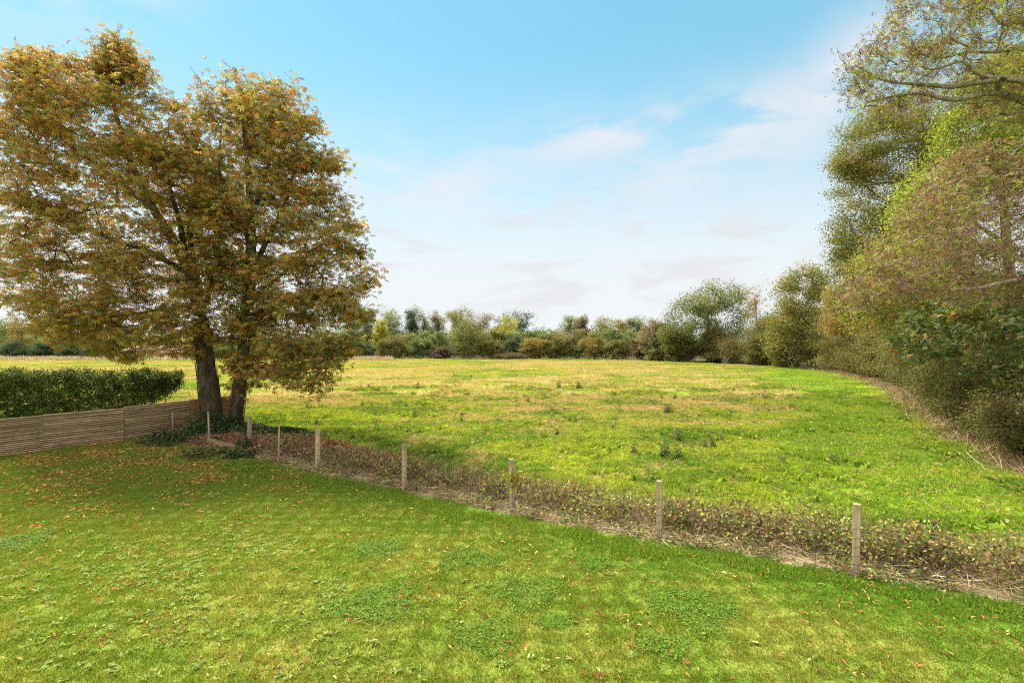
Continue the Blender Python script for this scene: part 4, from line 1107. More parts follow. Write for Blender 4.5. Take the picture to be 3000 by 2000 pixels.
# ------------------------------------------------------------------ the wood edge on the right
Q4 = quad_leaf(0.30, 0.5, 0.05, 0.10); QN = quad_leaf(0.14, 0.5, 0.03, 0.15); SPR = spray(5, 0.17)
alder = [(2.2, (0.175, 0.085, 0.072)), (2.0, (0.22, 0.12, 0.088)), (1.3, (0.25, 0.19, 0.07)), (2.4, (0.19, 0.22, 0.045)), (2.2, (0.33, 0.36, 0.06))]
willow = [(1.6, (0.13, 0.185, 0.035)), (2.5, (0.22, 0.28, 0.045)), (1.8, (0.32, 0.365, 0.055)), (0.8, (0.40, 0.37, 0.06))]
olive = [(2, (0.090, 0.112, 0.030)), (2.4, (0.15, 0.175, 0.038)), (1.8, (0.23, 0.245, 0.055)), (1.1, (0.26, 0.165, 0.055)), (0.6, (0.33, 0.18, 0.05))]
sycam = [(2, (0.052, 0.080, 0.020)), (3, (0.080, 0.118, 0.028)), (2, (0.130, 0.165, 0.044)), (0.8, (0.14, 0.17, 0.04)), (0.5, (0.26, 0.10, 0.03)), (0.35, (0.33, 0.20, 0.03))]
SY = palmate(5, 130, 0.26, 0.12)

# upper alder, its crooked limbs reaching in from the right
UD = 19.0
up_poly = [(2650, -60), (2640, 10), (2600, 55), (2580, 110), (2530, 150), (2480, 190), (2450, 225), (2468, 262), (2455, 290), (2500, 315), (2540, 340), (2600, 340), (2680, 300), (2760, 320), (2840, 330), (2950, 350), (3120, 380), (3300, 200), (3300, -200), (2800, -200)]
tips = env_poly(up_poly, UD, 4.2, 2300, 0.6, 0.8, per=9)
base = (22.3, 18.2, 0)
S = [([base, (22.2, 18.2, 4), (22.0, 18.4, 9), (21.6, 18.6, 13), (21.2, 18.8, 18)], 0.38, 0.15),
     ([(22.0, 18.4, 10), W(3000, 292, 18.2), W(2905, 268, 18.0), W(2850, 282, 17.9), W(2790, 298, 17.9), W(2745, 285, 18.1), W(2700, 270, 18.4), W(2620, 282, 18.8), W(2540, 300, 19.0)], 0.21, 0.03),
     ([(21.9, 18.4, 11), W(3000, 238, 17.6), W(2940, 230, 17.5), W(2890, 228, 17.5), W(2838, 205, 17.4), W(2824, 165, 17.4), W(2770, 200, 17.6), W(2730, 204, 17.8)], 0.19, 0.03),
     ([W(2945, 231, 17.5), W(2860, 240, 17.6), W(2790, 258, 17.9), W(2720, 248, 18.2), W(2600, 242, 18.6), W(2530, 215, 18.9)], 0.12, 0.02),
     ([W(2925, 270, 18.0), W(2926, 240, 17.8), W(2905, 222, 17.6)], 0.10, 0.09),
     ([(21.7, 18.6, 12.5), W(3000, 140, 18.6), W(2900, 155, 18.5), W(2830, 150, 18.6), W(2740, 180, 18.9), W(2640, 130, 19.2)], 0.11, 0.015),
     ([(21.5, 18.7, 14), W(2990, 60, 19.6), W(2930, 80, 19.4), W(2900, 20, 19.4), W(2800, 0, 19.6)], 0.09, 0.015)]
tree('alder_tree', 'reddish brown alder at the upper right with crooked bare limbs against the sky', 'tree', S, tips, SPR, 10, 0.18, (0.22, 0.22, 0.12), alder, M_bark_grey, M_leaf, bias=0.6, droop=0.15, flat=0.3, rad_tip=0.0075, step=0.42, arch=0.05, along=3, zpen=0.2)

# lower alder with mauve twigs, nearer
LD = 16.0
lo_poly = [(2440, 920), (2470, 840), (2530, 760), (2590, 700), (2620, 640), (2680, 560), (2720, 500), (2800, 440), (2900, 420), (3050, 400), (3250, 420), (3300, 800), (3050, 900), (2900, 880), (2800, 900), (2700, 880), (2600, 900)]
tips = env_poly(lo_poly, LD, 3.4, 2300, 0.3, 0.75, per=9)
base = (19.4, 15.6, 0)
S = [([base, (19.3, 15.6, 3), (19.0, 15.7, 6), (18.5, 15.7, 9), (17.8, 15.8, 11)], 0.30, 0.10),
     ([(19.2, 15.6, 5), W(3000, 815, 15.2), W(2930, 826, 15.0), W(2870, 845, 15.0), W(2780, 850, 15.2), W(2650, 840, 15.6), W(2560, 850, 15.8)], 0.10, 0.012),
     ([(19.0, 15.7, 6), W(3000, 720, 15.6), W(2880, 740, 15.4), W(2760, 760, 15.6), W(2600, 800, 15.9)], 0.08, 0.012),
     ([(18.8, 15.7, 7.5), W(2980, 600, 15.8), W(2850, 620, 15.6), W(2720, 650, 15.8), W(2640, 700, 16)], 0.07, 0.012),
     ([(18.5, 15.7, 9), W(2950, 500, 16), W(2830, 530, 15.8), W(2740, 560, 16)], 0.06, 0.012)]
tree('alder_tree', 'low alder with mauve twigs and long pale branches spreading over the right hedge', 'tree', S, tips, SPR, 9, 0.165, (0.24, 0.24, 0.12), [(3.8, (0.205, 0.100, 0.092)), (2.8, (0.25, 0.140, 0.110)), (1.6, (0.24, 0.18, 0.07)), (2.4, (0.20, 0.235, 0.05)), (1.6, (0.31, 0.34, 0.07))], M_pale, M_leaf, bias=0.55, droop=0.2, flat=0.3, rad_tip=0.0075, step=0.38, arch=0.12, bend=0.05, along=3, zpen=0.2)

# bright willow behind the upper limbs
wi_poly = [(2760, 330), (2800, 250), (2880, 190), (2960, 160), (3150, 160), (3200, 520), (3000, 560), (2900, 540), (2800, 640), (2720, 700), (2620, 700), (2600, 640), (2650, 560), (2680, 500), (2740, 440)]
tips = env_poly(wi_poly, 26.0, 4.2, 1500, 0.6, 0.8, per=9)
S = [([(26.5, 26.5, 0), (26.2, 26.5, 4), (25.4, 26.3, 9), (25, 26.2, 14), (25, 26, 18)], 0.35, 0.06), ([(25.4, 26.3, 9), W(2800, 620, 26), W(2700, 640, 25.6)], 0.12, 0.02), ([(25.2, 26.2, 11), W(2850, 450, 26), W(2770, 420, 26)], 0.12, 0.02)]
tree('willow_tree', 'bright yellow green willow showing between the two reddish alders', 'tree', S, tips, QN, 56, 0.19, (0.38, 0.38, 0.26), willow, M_bark_grey, M_leaf, bias=0.5, droop=0.7, flat=0.3, rad_tip=0.007, step=0.6, along=2)

# olive ash forming the skyline of the wood
as_poly = [(2680, 300), (2600, 320), (2520, 330), (2480, 350), (2452, 385), (2470, 430), (2436, 480), (2432, 505), (2460, 540), (2438, 575), (2448, 640), (2430, 680), (2408, 728), (2440, 745), (2425, 800), (2420, 880), (2460, 950), (2700, 960), (2850, 700), (2850, 350)]
tips = env_poly(as_poly, 31.0, 5.0, 2000, 0.42, 0.8, per=12)
S = [([(27.5, 32.5, 0), (27.2, 32.3, 4), (26.3, 31.8, 9), (25.4, 31.4, 14), (25, 31.2, 17.5)], 0.36, 0.06), ([(26.0, 31.6, 10), W(2640, 530, 31), W(2560, 540, 30.8), W(2480, 500, 30.6)], 0.12, 0.02),
     ([(25.7, 31.5, 12.2), W(2720, 400, 31), W(2660, 370, 31), W(2590, 375, 30.8), W(2520, 400, 30.8)], 0.13, 0.02), ([(25.8, 31.6, 12), W(2700, 440, 31), W(2640, 430, 31), W(2560, 460, 31)], 0.11, 0.02), ([(26.5, 32, 8), W(2600, 690, 31), W(2500, 720, 31)], 0.12, 0.02)]
tree('ash_tree', 'tall olive green ash with thin leaves forming the left skyline of the right wood', 'tree', S, tips, Q4, 100, 0.105, (0.36, 0.36, 0.18), olive, M_bark_grey, M_leaf, bias=0.6, droop=0.3, flat=0.5, rad_tip=0.012, step=0.65, along=2, jit=0.16)

# olive-yellow maple below it
ma_poly = [(2470, 870), (2490, 780), (2530, 710), (2600, 680), (2700, 690), (2820, 720), (2950, 760), (2950, 900), (2850, 960), (2700, 980), (2560, 1000), (2490, 960)]
tips = env_poly(ma_poly, 23.5, 3.0, 1050, 0.6, 0.9, per=9)
tree('field_maple', 'yellow green maple touched with orange under the skyline of the wood', 'tree', [([(23.2, 26.5, 0), (22.8, 26.2, 3), (21, 25, 6), (19.8, 24, 8)], 0.2, 0.05)], tips, Q4, 46, 0.105, (0.27, 0.27, 0.16), [(2, (0.09, 0.125, 0.03)), (2.5, (0.17, 0.20, 0.04)), (2, (0.27, 0.28, 0.05)), (1.0, (0.36, 0.25, 0.035)), (.9, (0.34, 0.15, 0.035))], M_bark_grey, M_leaf, bias=0.72, droop=0.3, flat=0.5, step=0.5)

# dark sycamore over the hedge at the right
sy_poly = [(2590, 960), (2650, 900), (2740, 870), (2850, 840), (3000, 800), (3200, 800), (3200, 1230), (3020, 1200), (2960, 1160), (2900, 1130), (2800, 1090), (2700, 1075), (2640, 1060), (2600, 1030)]
tips = env_poly(sy_poly, 18.2, 2.8, 780, 0.62, 0.75, per=8)
tree('sycamore_tree', 'dark green sycamore with lobed leaves and reddish keys low at the right edge', 'tree', [([(21.2, 20.4, 0), (20.9, 20.2, 2), (19.6, 19.4, 4.4)], 0.17, 0.06), ([(20.4, 19.8, 2.8), W(2850, 1010, 18.2), W(2700, 1010, 17.6)], .06, .015), ([(20.9, 20.2, 2.0), W(2950, 1100, 18), W(2820, 1080, 17.4)], .06, .015)], tips, SY, 13, 0.125, (0.22, 0.22, 0.12), sycam, M_bark_grey, M_leaf_gloss, bias=0.45, droop=0.4, flat=0.65, step=0.45)

# hedge shrubs down the wood edge, near to far
hz1 = [(1.5, (0.075, 0.082, 0.030)), (2, (0.14, 0.138, 0.045)), (2, (0.22, 0.205, 0.062)), (1.4, (0.27, 0.18, 0.07)), (1, (0.10, 0.145, 0.04))]
hz2 = [(1, (0.20, 0.135, 0.07)), (2, (0.28, 0.22, 0.085)), (2, (0.36, 0.31, 0.10)), (1.4, (0.16, 0.17, 0.055))]
hz3 = [(2, (0.060, 0.086, 0.030)), (2, (0.10, 0.135, 0.042)), (1, (0.18, 0.195, 0.058)), (.8, (0.26, 0.17, 0.07))]
hzm = [(1.2, (0.085, 0.10, 0.032)), (1.6, (0.15, 0.155, 0.05)), (1.4, (0.25, 0.21, 0.075)), (1, (0.20, 0.13, 0.06))]
hz4 = [(1, (0.15, 0.09, 0.05)), (2, (0.19, 0.145, 0.055)), (2, (0.13, 0.14, 0.04)), (1, (0.085, 0.10, 0.03))]


def shrub(label, x, y, rx, ry, h, pal, n=420, per=46, size=0.085, name='shrub', cat='shrub', spread=0.26, group='shrubs along the wood edge', parts=5, leaf=None, leafm=None, shell=0.6, bark=None, stem=0.03, low=0.25):
    E = [(x, y, h * 0.5, rx * .85, ry * .85, h * 0.5)]
    for _ in range(parts):
        zc = h * random.uniform(low, .74); sc_ = random.uniform(.45, .7)
        E.append((x + random.uniform(-.5, .5) * rx, y + random.uniform(-.45, .45) * ry, zc, rx * sc_, ry * sc_, min(h * .42, zc * .98, h - zc)))
    tips = env_ell(E, n, shell * .75, 0.72, per=8, lo=0.15)
    seeds = [([(x + random.uniform(-.08, .08) * rx, y + random.uniform(-.08, .08) * ry, 0), (x + random.uniform(-.4, .4) * rx, y + random.uniform(-.4, .4) * ry, h * .32), (x + random.uniform(-.5, .5) * rx, y + random.uniform(-.5, .5) * ry, h * .6)], stem, stem * .5) for _ in range(5)]
    sp_ = spread * max(rx, h * .4) / 1.6
    return tree(name, label, cat, seeds, tips, leaf or Q4, per, size, (sp_, sp_, sp_ * .6), pal, bark or M_twig, leafm or M_leaf, group=group, wood='stems', green='foliage', bias=0.82, jit=0.13, droop=0.25, flat=0.45, rad_tip=0.006, step=max(.35, h / 9), along=2)


shrub('dark ivy covered shrub at the far right edge, nearest of the wood edge', 16.5, 14.6, 1.6, 1.8, 3.3, hz3, 380, 42, 0.092)
shrub('brown and yellow leafed thicket low at the right, under the dark sycamore', 17.3, 17.0, 1.4, 1.6, 2.1, hz4, 380, 42, 0.085)
shrub('thin yellowing shrub beside the fallen branch', 18.4, 19.2, 1.5, 1.5, 2.5, hzm, 380, 42, 0.085)
shrub('olive shrub under the left tips of the sycamore', 19.8, 21.8, 1.6, 1.8, 3.8, hz1, 420, 42, 0.092)
shrub('dense olive hazel bush with flat face, left of the sycamore', 22.0, 25.4, 1.8, 2.2, 4.8, hz1, 480, 50, 0.095)
shrub('yellow olive hazel bush midway along the right wood edge', 24.8, 29.6, 2.0, 2.6, 5.6, [(w_, tuple(1.12 * v for v in c_)) for w_, c_ in hz1], 480, 50, 0.105)
shrub('brownish hazel bush where the field edge begins to curve', 28.0, 34.2, 2.2, 3.0, 6.0, hz4, 480, 50, 0.115)
shrub('dark hollow bush beside the deep gap in the wood edge', 31.5, 40.0, 2.4, 3.0, 5.6, hz3, 420, 46, 0.13)
shrub('olive bush just beyond the dark gap', 34.8, 46.0, 2.6, 3.4, 6.0, hz1, 420, 46, 0.14)
shrub('tall olive thicket behind the bare stems of the field corner', 38.0, 52.5, 2.8, 3.6, 5.8, hz1, 420, 46, 0.15)
shrub('russet brown thicket with bare stems at the field corner', 40.5, 59.0, 2.8, 3.4, 4.6, hz4, 400, 32, 0.16)
shrub('low reddish thicket left of the corner stems', 42.6, 66.0, 2.8, 3.6, 4.4, hz4, 400, 32, 0.17)
shrub('grey green bush left of the reddish thicket', 43.6, 74.0, 3.0, 3.6, 5.0, hz1, 380, 32, 0.18)
shrub('dark evergreen looking bush filling a gap in the hedge', 43.2, 82.0, 2.2, 2.4, 6.5, [(1, (0.018, 0.035, 0.014)), (1, (0.03, 0.055, 0.02)), (.7, (0.08, 0.10, 0.03))], 380, 32, 0.18)
shrub('brown green bush left of the dark evergreen one', 40.0, 91.5, 3.6, 3.2, 5.4, hz4, 380, 32, 0.19)
shrub('low purplish bush where the far hedge meets the wood', 35.2, 101, 3.4, 2.8, 4.8, hz4, 340, 32, 0.2)
# taller hazels and thorns behind the hedge shrubs fill the wood edge up to the tree crowns
for q, (x, y, rx, h, pl, l_) in enumerate([
    (20.8, 16.5, 1.9, 5.5, hz3, 'dark leafy thorn at the far right edge behind the sycamore'), (22.6, 21.0, 2.2, 6.5, hz1, 'olive thorn filling the wood behind the sycamore'),
    (24.2, 25.0, 2.4, 7.4, hz1, 'tall olive hazel between the sycamore and the maple'), (27.0, 31.0, 2.8, 9.0, [(w_, tuple(1.1 * v for v in c_)) for w_, c_ in hz1], 'tall yellow olive hazel under the ash skyline'),
    (31.5, 37.5, 3.2, 9.4, hz4, 'tall brownish hazel behind the curve of the wood edge'), (35.8, 45.0, 3.4, 9.6, hz1, 'big olive thorn above the dark gap'),
    (39.5, 52.0, 3.8, 10.0, hz1, 'big dense olive tree above the field corner thicket'), (42.5, 60.0, 4.0, 9.8, olive, 'olive crown behind the russet corner thicket'),
    (44.0, 69.0, 4.2, 9.5, hz1, 'dense grey olive crown left of the russet corner tree'), (43.5, 79.0, 4.2, 9.4, olive, 'olive thicket under the thin half bare tree'), (45.5, 89.0, 4.2, 8.4, hz1, 'olive thicket under the broad corner ash'), (39.5, 98.0, 4.0, 7.4, hz4, 'brown green thicket left of the broad corner ash')]):
    shrub(l_, x, y, rx, rx, h, pl, 440, 56, 0.06 + 0.0024 * y, name='thorn_tree', cat='tree', group='taller thorns in the wood edge', parts=8, spread=.24, stem=.06, low=.2)
shrub('olive thorn filling the gap under the thin half bare tree', 42.8, 88.5, 3.4, 3.2, 8.0, hz1, 420, 50, .2, name='thorn_tree', cat='tree', group='taller thorns in the wood edge')
shrub('dull green thorn at the left foot of the broad corner ash', 33.5, 102, 3.6, 3.2, 7.0, hz1, 420, 50, .22, name='thorn_tree', cat='tree', group='taller thorns in the wood edge')
shrub('dark green bush under the thin half bare tree', 42.8, 78.5, 2.6, 2.8, 5.6, hz1, 380, 46, 0.18)
shrub('olive bush closing the hedge below the broad corner ash', 42.2, 86.5, 3.2, 2.8, 6.0, hz1, 380, 46, 0.19)
# bare stems at the field corner
for q, (px, py, l_) in enumerate(((2130, 1068, 'fan of pale bare stems in front of the corner thicket'), (2325, 1082, 'fan of dark bare stems farther right in front of the hedge'))):
    x, y = gp(px, py); x -= .4; tp = [(x + random.uniform(-1.6, 1.6), y + random.uniform(-.5, .5), random.uniform(1.2, 3.6)) for _ in range(60)]
    tree('bare_shrub', l_, 'shrub', [([(x + random.uniform(-.4, .4), y, 0), (x + random.uniform(-.7, .7), y, 1.0)], .04, .03) for _ in range(6)], np.array(tp), Q4, 1, .12, (.1, .1, .1), hz2, M_bark_grey, M_leaf_dry, wood='stems', green='foliage', rad_tip=.016, step=.5, along=1)
# fallen branch on the grass
x0, y0 = gp(2712, 1297)
pts = [(0, 0, 0.05), (.35, .08, .10), (.8, .12, .14), (1.25, .10, .12), (1.5, .02, .05)]
V, F = polytube([pts, [(.5, .1, .11), (.8, -.1, .10), (1.1, -.2, .03)], [(.9, .12, .14), (1.2, .3, .2), (1.5, .35, .12)]], [[.03, .035, .03, .025, .015], [.015, .012, .006], [.015, .012, .006]], 7)
o = mesh_obj('fallen_branch', V, F, M_bark, smooth=True); o.location = (x0, y0, 0); tag(o, 'crooked dead branch lying on the grass at the foot of the right wood', 'branch')

# ------------------------------------------------------------------ trees round the far side of the field
FG = 'trees beyond the far side of the field'


def far_tree(label, px, top, hw, depth, pal, n=260, per=42, size=0.34, name='tree', sparse=1.0, trunk=True, low=0.12, squash=1.0):
    x = (px - 1500) * depth / 1500; h = (4 - (top - 1000) * depth / 1500) * 1.05; r = 1.3 * hw * depth / 1500
    E = []
    for _ in range(9):
        a = random.uniform(0, 6.28); f = random.uniform(.15, .75); zc = h * random.uniform(low + .12, .84); rz = min((h - zc) * .98, h * .24); rr = r * random.uniform(.36, .6)
        E.append((x + math.cos(a) * f * r, depth + math.sin(a) * f * r, zc, rr, rr, max(rz, h * .10)))
    E.append((x, depth, h * .76, r * .55, r * .55, h * .235)); E.append((x, depth, h * (low + .28), r * .8, r * .8, h * .26))
    tips = env_ell(E, int(n), 0.55, 0.45, lo=h * low * .5)
    return tree(name, label, 'tree', [([(x, depth, 0), (x + random.uniform(-.3, .3), depth, h * .3), (x + random.uniform(-.5, .5), depth, h * .7)], 0.028 * h, 0.01 * h)], tips, Q4, int(per * sparse), size, (r * .13, r * .13, h * .035), pal, M_bark_grey, M_leaf, group=FG, bias=0.82, jit=0.13, droop=0.2, flat=0.4, rad_tip=0.012 * depth / 70, step=h / 12, along=2)


gg = [(1, (0.075, 0.10, 0.045)), (2, (0.115, 0.145, 0.06)), (1, (0.17, 0.195, 0.08))]
dk = [(1, (0.022, 0.04, 0.022)), (2, (0.04, 0.062, 0.030)), (1, (0.07, 0.09, 0.04))]
gr = [(1, (0.05, 0.075, 0.028)), (2, (0.08, 0.11, 0.036)), (1, (0.14, 0.155, 0.05))]
bn = [(1, (0.11, 0.085, 0.060)), (2, (0.15, 0.115, 0.075)), (1, (0.13, 0.135, 0.06))]
ye = [(1, (0.19, 0.20, 0.04)), (2, (0.36, 0.33, 0.035)), (1, (0.46, 0.40, 0.04))]
orr = [(1, (0.14, 0.12, 0.04)), (2, (0.24, 0.165, 0.045)), (1, (0.32, 0.20, 0.045))]
ol = [(1, (0.085, 0.09, 0.035)), (2, (0.13, 0.135, 0.045)), (1, (0.19, 0.18, 0.06))]
gg, gr, ol, bn, dk = [[(w_, tuple(1.55 * v for v in c_)) for w_, c_ in p_] for p_ in (gg, gr, ol, bn, dk)]
for args in [
    ('grey green tree partly behind the right edge of the chestnut crown', 1075, 893, 36, 140, gg), ('broad pale grey green tree, first clear one right of the chestnut', 1140, 895, 52, 148, gg),
    ('small bright yellow tree in front of the pale grey green one', 1112, 932, 24, 132, ye), ('narrow dark green tree on the far skyline', 1206, 902, 26, 150, dk), ('green tree right of the narrow dark one', 1240, 905, 36, 150, gr),
    ('greyish thin topped tree on the far skyline', 1284, 908, 30, 152, bn), ('olive brown tree with rounded top on the far skyline', 1336, 903, 36, 150, ol), ('brownish half bare tree behind the round bush', 1404, 911, 42, 152, bn),
    ('yellow green tree beside the dark round one', 1482, 924, 34, 140, ye), ('dark round headed tree, most solid on the far skyline', 1520, 911, 45, 150, dk), ('green tree left of the gap and the bare one, standing low', 1445, 950, 40, 142, gr),
    ('grey green tree just right of the skyline gap', 1668, 924, 32, 152, gg), ('brown tree second right of the skyline gap', 1706, 922, 25, 154, bn), ('olive tree with broad flat top, right of the gap', 1768, 929, 46, 150, ol),
    ('russet tree between the two green ones right of the gap', 1828, 938, 34, 150, orr), ('pale green tree last before the wood, right of the gap', 1872, 924, 36, 150, gg),
    ('brown hazy tree left of the big ash at the wood corner', 1925, 930, 46, 105, bn)]:
    far_tree(*args)
x = (1575 - 1500) * 150 / 1500
far_tree('bare grey tree standing in the skyline gap', 1578, 938, 30, 150, bn, 80, 5, 0.25)
far_tree('second low bare tree at the right of the skyline gap', 1625, 958, 26, 150, bn, 80, 9, 0.25)
# the wood corner
B = lambda poly, dep, Rr, n: env_poly(poly, dep, Rr, n, 0.6, 0.9, per=9, lo=1.2)
tips = B([(1925, 1015), (1940, 950), (1962, 905), (2005, 868), (2050, 835), (2100, 823), (2140, 830), (2178, 855), (2185, 905), (2205, 960), (2190, 1030), (1960, 1040)], 102, 7.0, 560)
tree('ash_tree', 'broad green ash at the far corner where the wood meets the hedge', 'tree', [([(40.0, 104, 0), (39.7, 103, 5), (39, 102, 10)], .4, .18)], tips, Q4, 64, .34, (.9, .9, .6), [(1, (0.085, 0.105, 0.034)), (2, (0.135, 0.158, 0.046)), (1.4, (0.205, 0.22, 0.064))], M_bark_grey, M_leaf, group='trees at the wood corner', step=1.0, rad_tip=.018)
tips = B([(2170, 870), (2185, 835), (2215, 828), (2242, 850), (2245, 930), (2205, 965), (2175, 930)], 92, 2.8, 100)
tree('ash_tree', 'thin half bare tree with few orange leaves beside the broad ash', 'tree', [([(45, 92, 0), (44.2, 92, 6), (43.6, 92, 12)], .2, .07)], tips, Q4, 26, .2, (.5, .5, .3), orr, M_bark_grey, M_leaf, group='trees at the wood corner', step=.8, rad_tip=.016)
tips = B([(2235, 930), (2245, 865), (2285, 815), (2335, 775), (2380, 765), (2415, 790), (2445, 850), (2470, 950), (2470, 1030), (2240, 1040)], 78, 6.0, 560)
tree('ash_tree', 'tall olive and russet tree behind the corner hedge', 'tree', [([(46.5, 79, 0), (46, 78.6, 5), (45, 78, 10)], .32, .14)], tips, Q4, 64, .28, (.74, .74, .48), olive, M_bark_grey, M_leaf, group='trees at the wood corner', step=.9, rad_tip=.016)
tips = B([(2390, 930), (2400, 870), (2430, 845), (2490, 860), (2520, 920), (2500, 990), (2410, 990)], 63, 3.2, 190)
tree('beech_tree', 'small orange leaved tree at the inner bend of the wood edge', 'tree', [([(42.4, 64, 0), (41.6, 63.6, 4), (40.6, 63, 8)], .18, .07)], tips, Q4, 44, .21, (.48, .48, .32), [(1, (0.20, 0.15, 0.045)), (2, (0.31, 0.17, 0.05)), (1, (0.36, 0.22, 0.06)), (1, (0.16, 0.17, 0.05))], M_bark_grey, M_leaf, group='trees at the wood corner', step=.7, rad_tip=.012)

# mid layer of young trees and the hedge bushes along the far side
HG = 'bushes of the far hedge'
for i, px in enumerate(range(1210, 1930, 42)):
    p_ = [ol, gg, gr, gg, ol, bn][i % 6]; top = 968 + random.uniform(-8, 8)
    l_ = ['pale olive', 'blue green', 'mid green', 'grey green', 'dull olive', 'brownish'][i % 6] + ' young tree in the row behind the far hedge, ' + ['first', 'second', 'third', 'fourth', 'fifth', 'sixth', 'seventh', 'eighth', 'ninth', 'tenth', 'eleventh', 'twelfth', 'thirteenth', 'fourteenth', 'fifteenth', 'sixteenth', 'seventeenth', 'eighteenth'][i] + ' from the chestnut'
    far_tree(l_, px, top, 34, 134, p_, 200, 40, .34, name='young_tree', low=.02)


def far_bush(label, x0, x1, top, depth, pal, n=200, per=52, size=.28):
    n = int(n * 1.5)
    x = ((x0 + x1) / 2 - 1500) * depth / 1500; rx = 1.12 * (x1 - x0) / 2 * depth / 1500; h = 0.2 + 4 - (top - 1000) * depth / 1500
    return shrub(label, x, depth + 1.2, rx, min(rx, 3.0), h, pal, n, per, size, group=HG, parts=7, spread=.17, stem=.06, low=.2)


oh = [(1, (0.105, 0.10, 0.036)), (2, (0.165, 0.152, 0.047)), (1, (0.22, 0.19, 0.06))]
oh2 = [(1, (0.14, 0.115, 0.04)), (2, (0.235, 0.185, 0.052)), (1, (0.32, 0.24, 0.065))]
rb = [(1, (0.095, 0.06, 0.045)), (2, (0.125, 0.085, 0.055)), (1, (0.12, 0.115, 0.05))]
far_bush('low olive bush, first of the far hedge right of the chestnut', 1100, 1200, 990, 118, oh, 260)
far_bush('green topped bush, second of the far hedge', 1180, 1262, 992, 119, gr, 240)
far_bush('low reddish brown bush in the far hedge', 1245, 1322, 1014, 117, rb, 200)
tips = env_poly([(1318, 1040), (1322, 985), (1335, 955), (1365, 935), (1390, 938), (1415, 955), (1428, 990), (1430, 1040)], 119, 4.4, 300, .5, .9, lo=.6)
tree('hedge_tree', 'round headed green tree rising out of the far hedge', 'tree', [([(-9.8, 119, 0), (-9.8, 119, 3)], .25, .15)], tips, Q4, 46, .3, (.6, .6, .4), [(1, (0.095, 0.115, 0.04)), (2, (0.155, 0.175, 0.05)), (1, (0.25, 0.235, 0.065))], M_bark_grey, M_leaf, step=1, rad_tip=.03)
far_bush('dark olive bush right of the round headed tree', 1405, 1475, 1000, 118, oh, 220)
far_bush('blue green willowy bush in the middle of the far hedge', 1462, 1540, 985, 121, [(1, (0.06, 0.085, 0.05)), (2, (0.10, 0.13, 0.075))], 240)
far_bush('low bramble bank under the blue green bush', 1440, 1545, 1038, 115, rb, 180)
far_bush('orange topped clipped bush, left half', 1524, 1606, 988, 117, oh2, 260)
far_bush('orange topped clipped bush, right half', 1592, 1684, 990, 117, oh, 260)
far_bush('low dark bush right of the orange topped ones', 1672, 1712, 1015, 116, gr, 160)
far_bush('domed olive bush right of the orange topped ones', 1695, 1775, 983, 116, oh2, 240)
far_bush('brownish green bush toward the wood corner', 1765, 1858, 992, 114, oh, 240)
far_bush('purplish brown bush at the wood corner', 1845, 1915, 985, 110, rb, 220)
far_bush('green brown bush below the hazy brown tree', 1895, 1985, 965, 103, ol, 260)
n = 2600; t = rng.uniform(9.5, 13, n); H = np.array([hedge_point(v) for v in t]); P = np.column_stack([H + rng.normal(0, .8, (n, 2)), np.abs(rng.normal(0, .5, n))])
d = norm(rng.normal(0, 1, (n, 3))); up = rng.normal(0, 1, (n, 3)); V, F = scatter(*Q4, P, frames(d, up), rng.uniform(.15, .35, n))
tag(mesh_obj('hedge_bottom', V, F, M_leaf_dry, col=palette(rb + gr, rng.uniform(0, 1, n))), 'dark tangled growth along the foot of the far hedge', 'undergrowth', kind='stuff')

# the wood beyond: one far off mass of undergrowth under and behind the single trees
n = 30000; x = rng.uniform(-160, 62, n); y = rng.uniform(146, 164, n)
top = 6.0 + 1.1 * np.sin(x * .31) + .8 * np.sin(x * .83 + 1) + .5 * np.sin(x * 2.1)
top *= np.where(np.abs(x + 81) < 18, .75, 1.0)
P = np.stack([x, y, top * rng.uniform(0, 1, n) ** .75], 1)
d = norm(rng.normal(0, 1, (n, 3))); up = rng.normal(0, 1, (n, 3)); V, F = scatter(*Q4, P, frames(d, up), rng.uniform(.5, 1.0, n))
u = np.clip(.5 + .4 * np.sin(x * .22) + rng.normal(0, .2, n), 0, .999)
tag(mesh_obj('far_wood', V, F, M_leaf, col=palette(dk + gr + gg, u)), 'far off mass of dark undergrowth behind the trees beyond the field', 'wood', kind='stuff')

# far left: trees, dark hedge, low brick buildings and a pole
far_tree('dull green tree at the far left edge behind the field', 10, 925, 60, 126, gr, 300, 40, .3, low=.05)
far_tree('orange tinted tree second from the far left edge', 62, 927, 44, 122, orr, 200, 40, .28, low=.05)
far_tree('pale grey tree behind the orange tinted one', 105, 925, 40, 138, gg, 160, 40, .28, low=.1)
far_tree('mid green tree behind the lower left chestnut sprays', 170, 950, 50, 124, gr, 180, 40, .28, low=.05)
far_tree('olive tree left of the white pole', 270, 945, 50, 126, ol, 180, 40, .28, low=.05)
far_tree('yellowing tree behind the brick bungalow', 395, 968, 40, 138, ye, 150, 40, .28, low=.1)
far_tree('dark tree beside the white pole', 350, 975, 22, 140, dk, 120, 40, .28, low=.1)
far_tree('green tree behind the roofs, left of the trunks', 470, 955, 45, 140, gr, 160, 40, .28, low=.1)
far_tree('yellow olive tree between the twin trunks', 540, 962, 40, 140, ye, 150, 40, .28, low=.1)
far_tree('olive tree seen under the chestnut, right of the trunks', 820, 955, 60, 140, ol, 170, 40, .3, low=.05)
far_tree('grey green tree seen under the chestnut crown', 930, 935, 60, 142, gg, 170, 40, .3, low=.05)
far_tree('tall thin stemmed tree by the right edge of the chestnut', 1030, 920, 45, 125, gr, 150, 36, .28, low=.25)
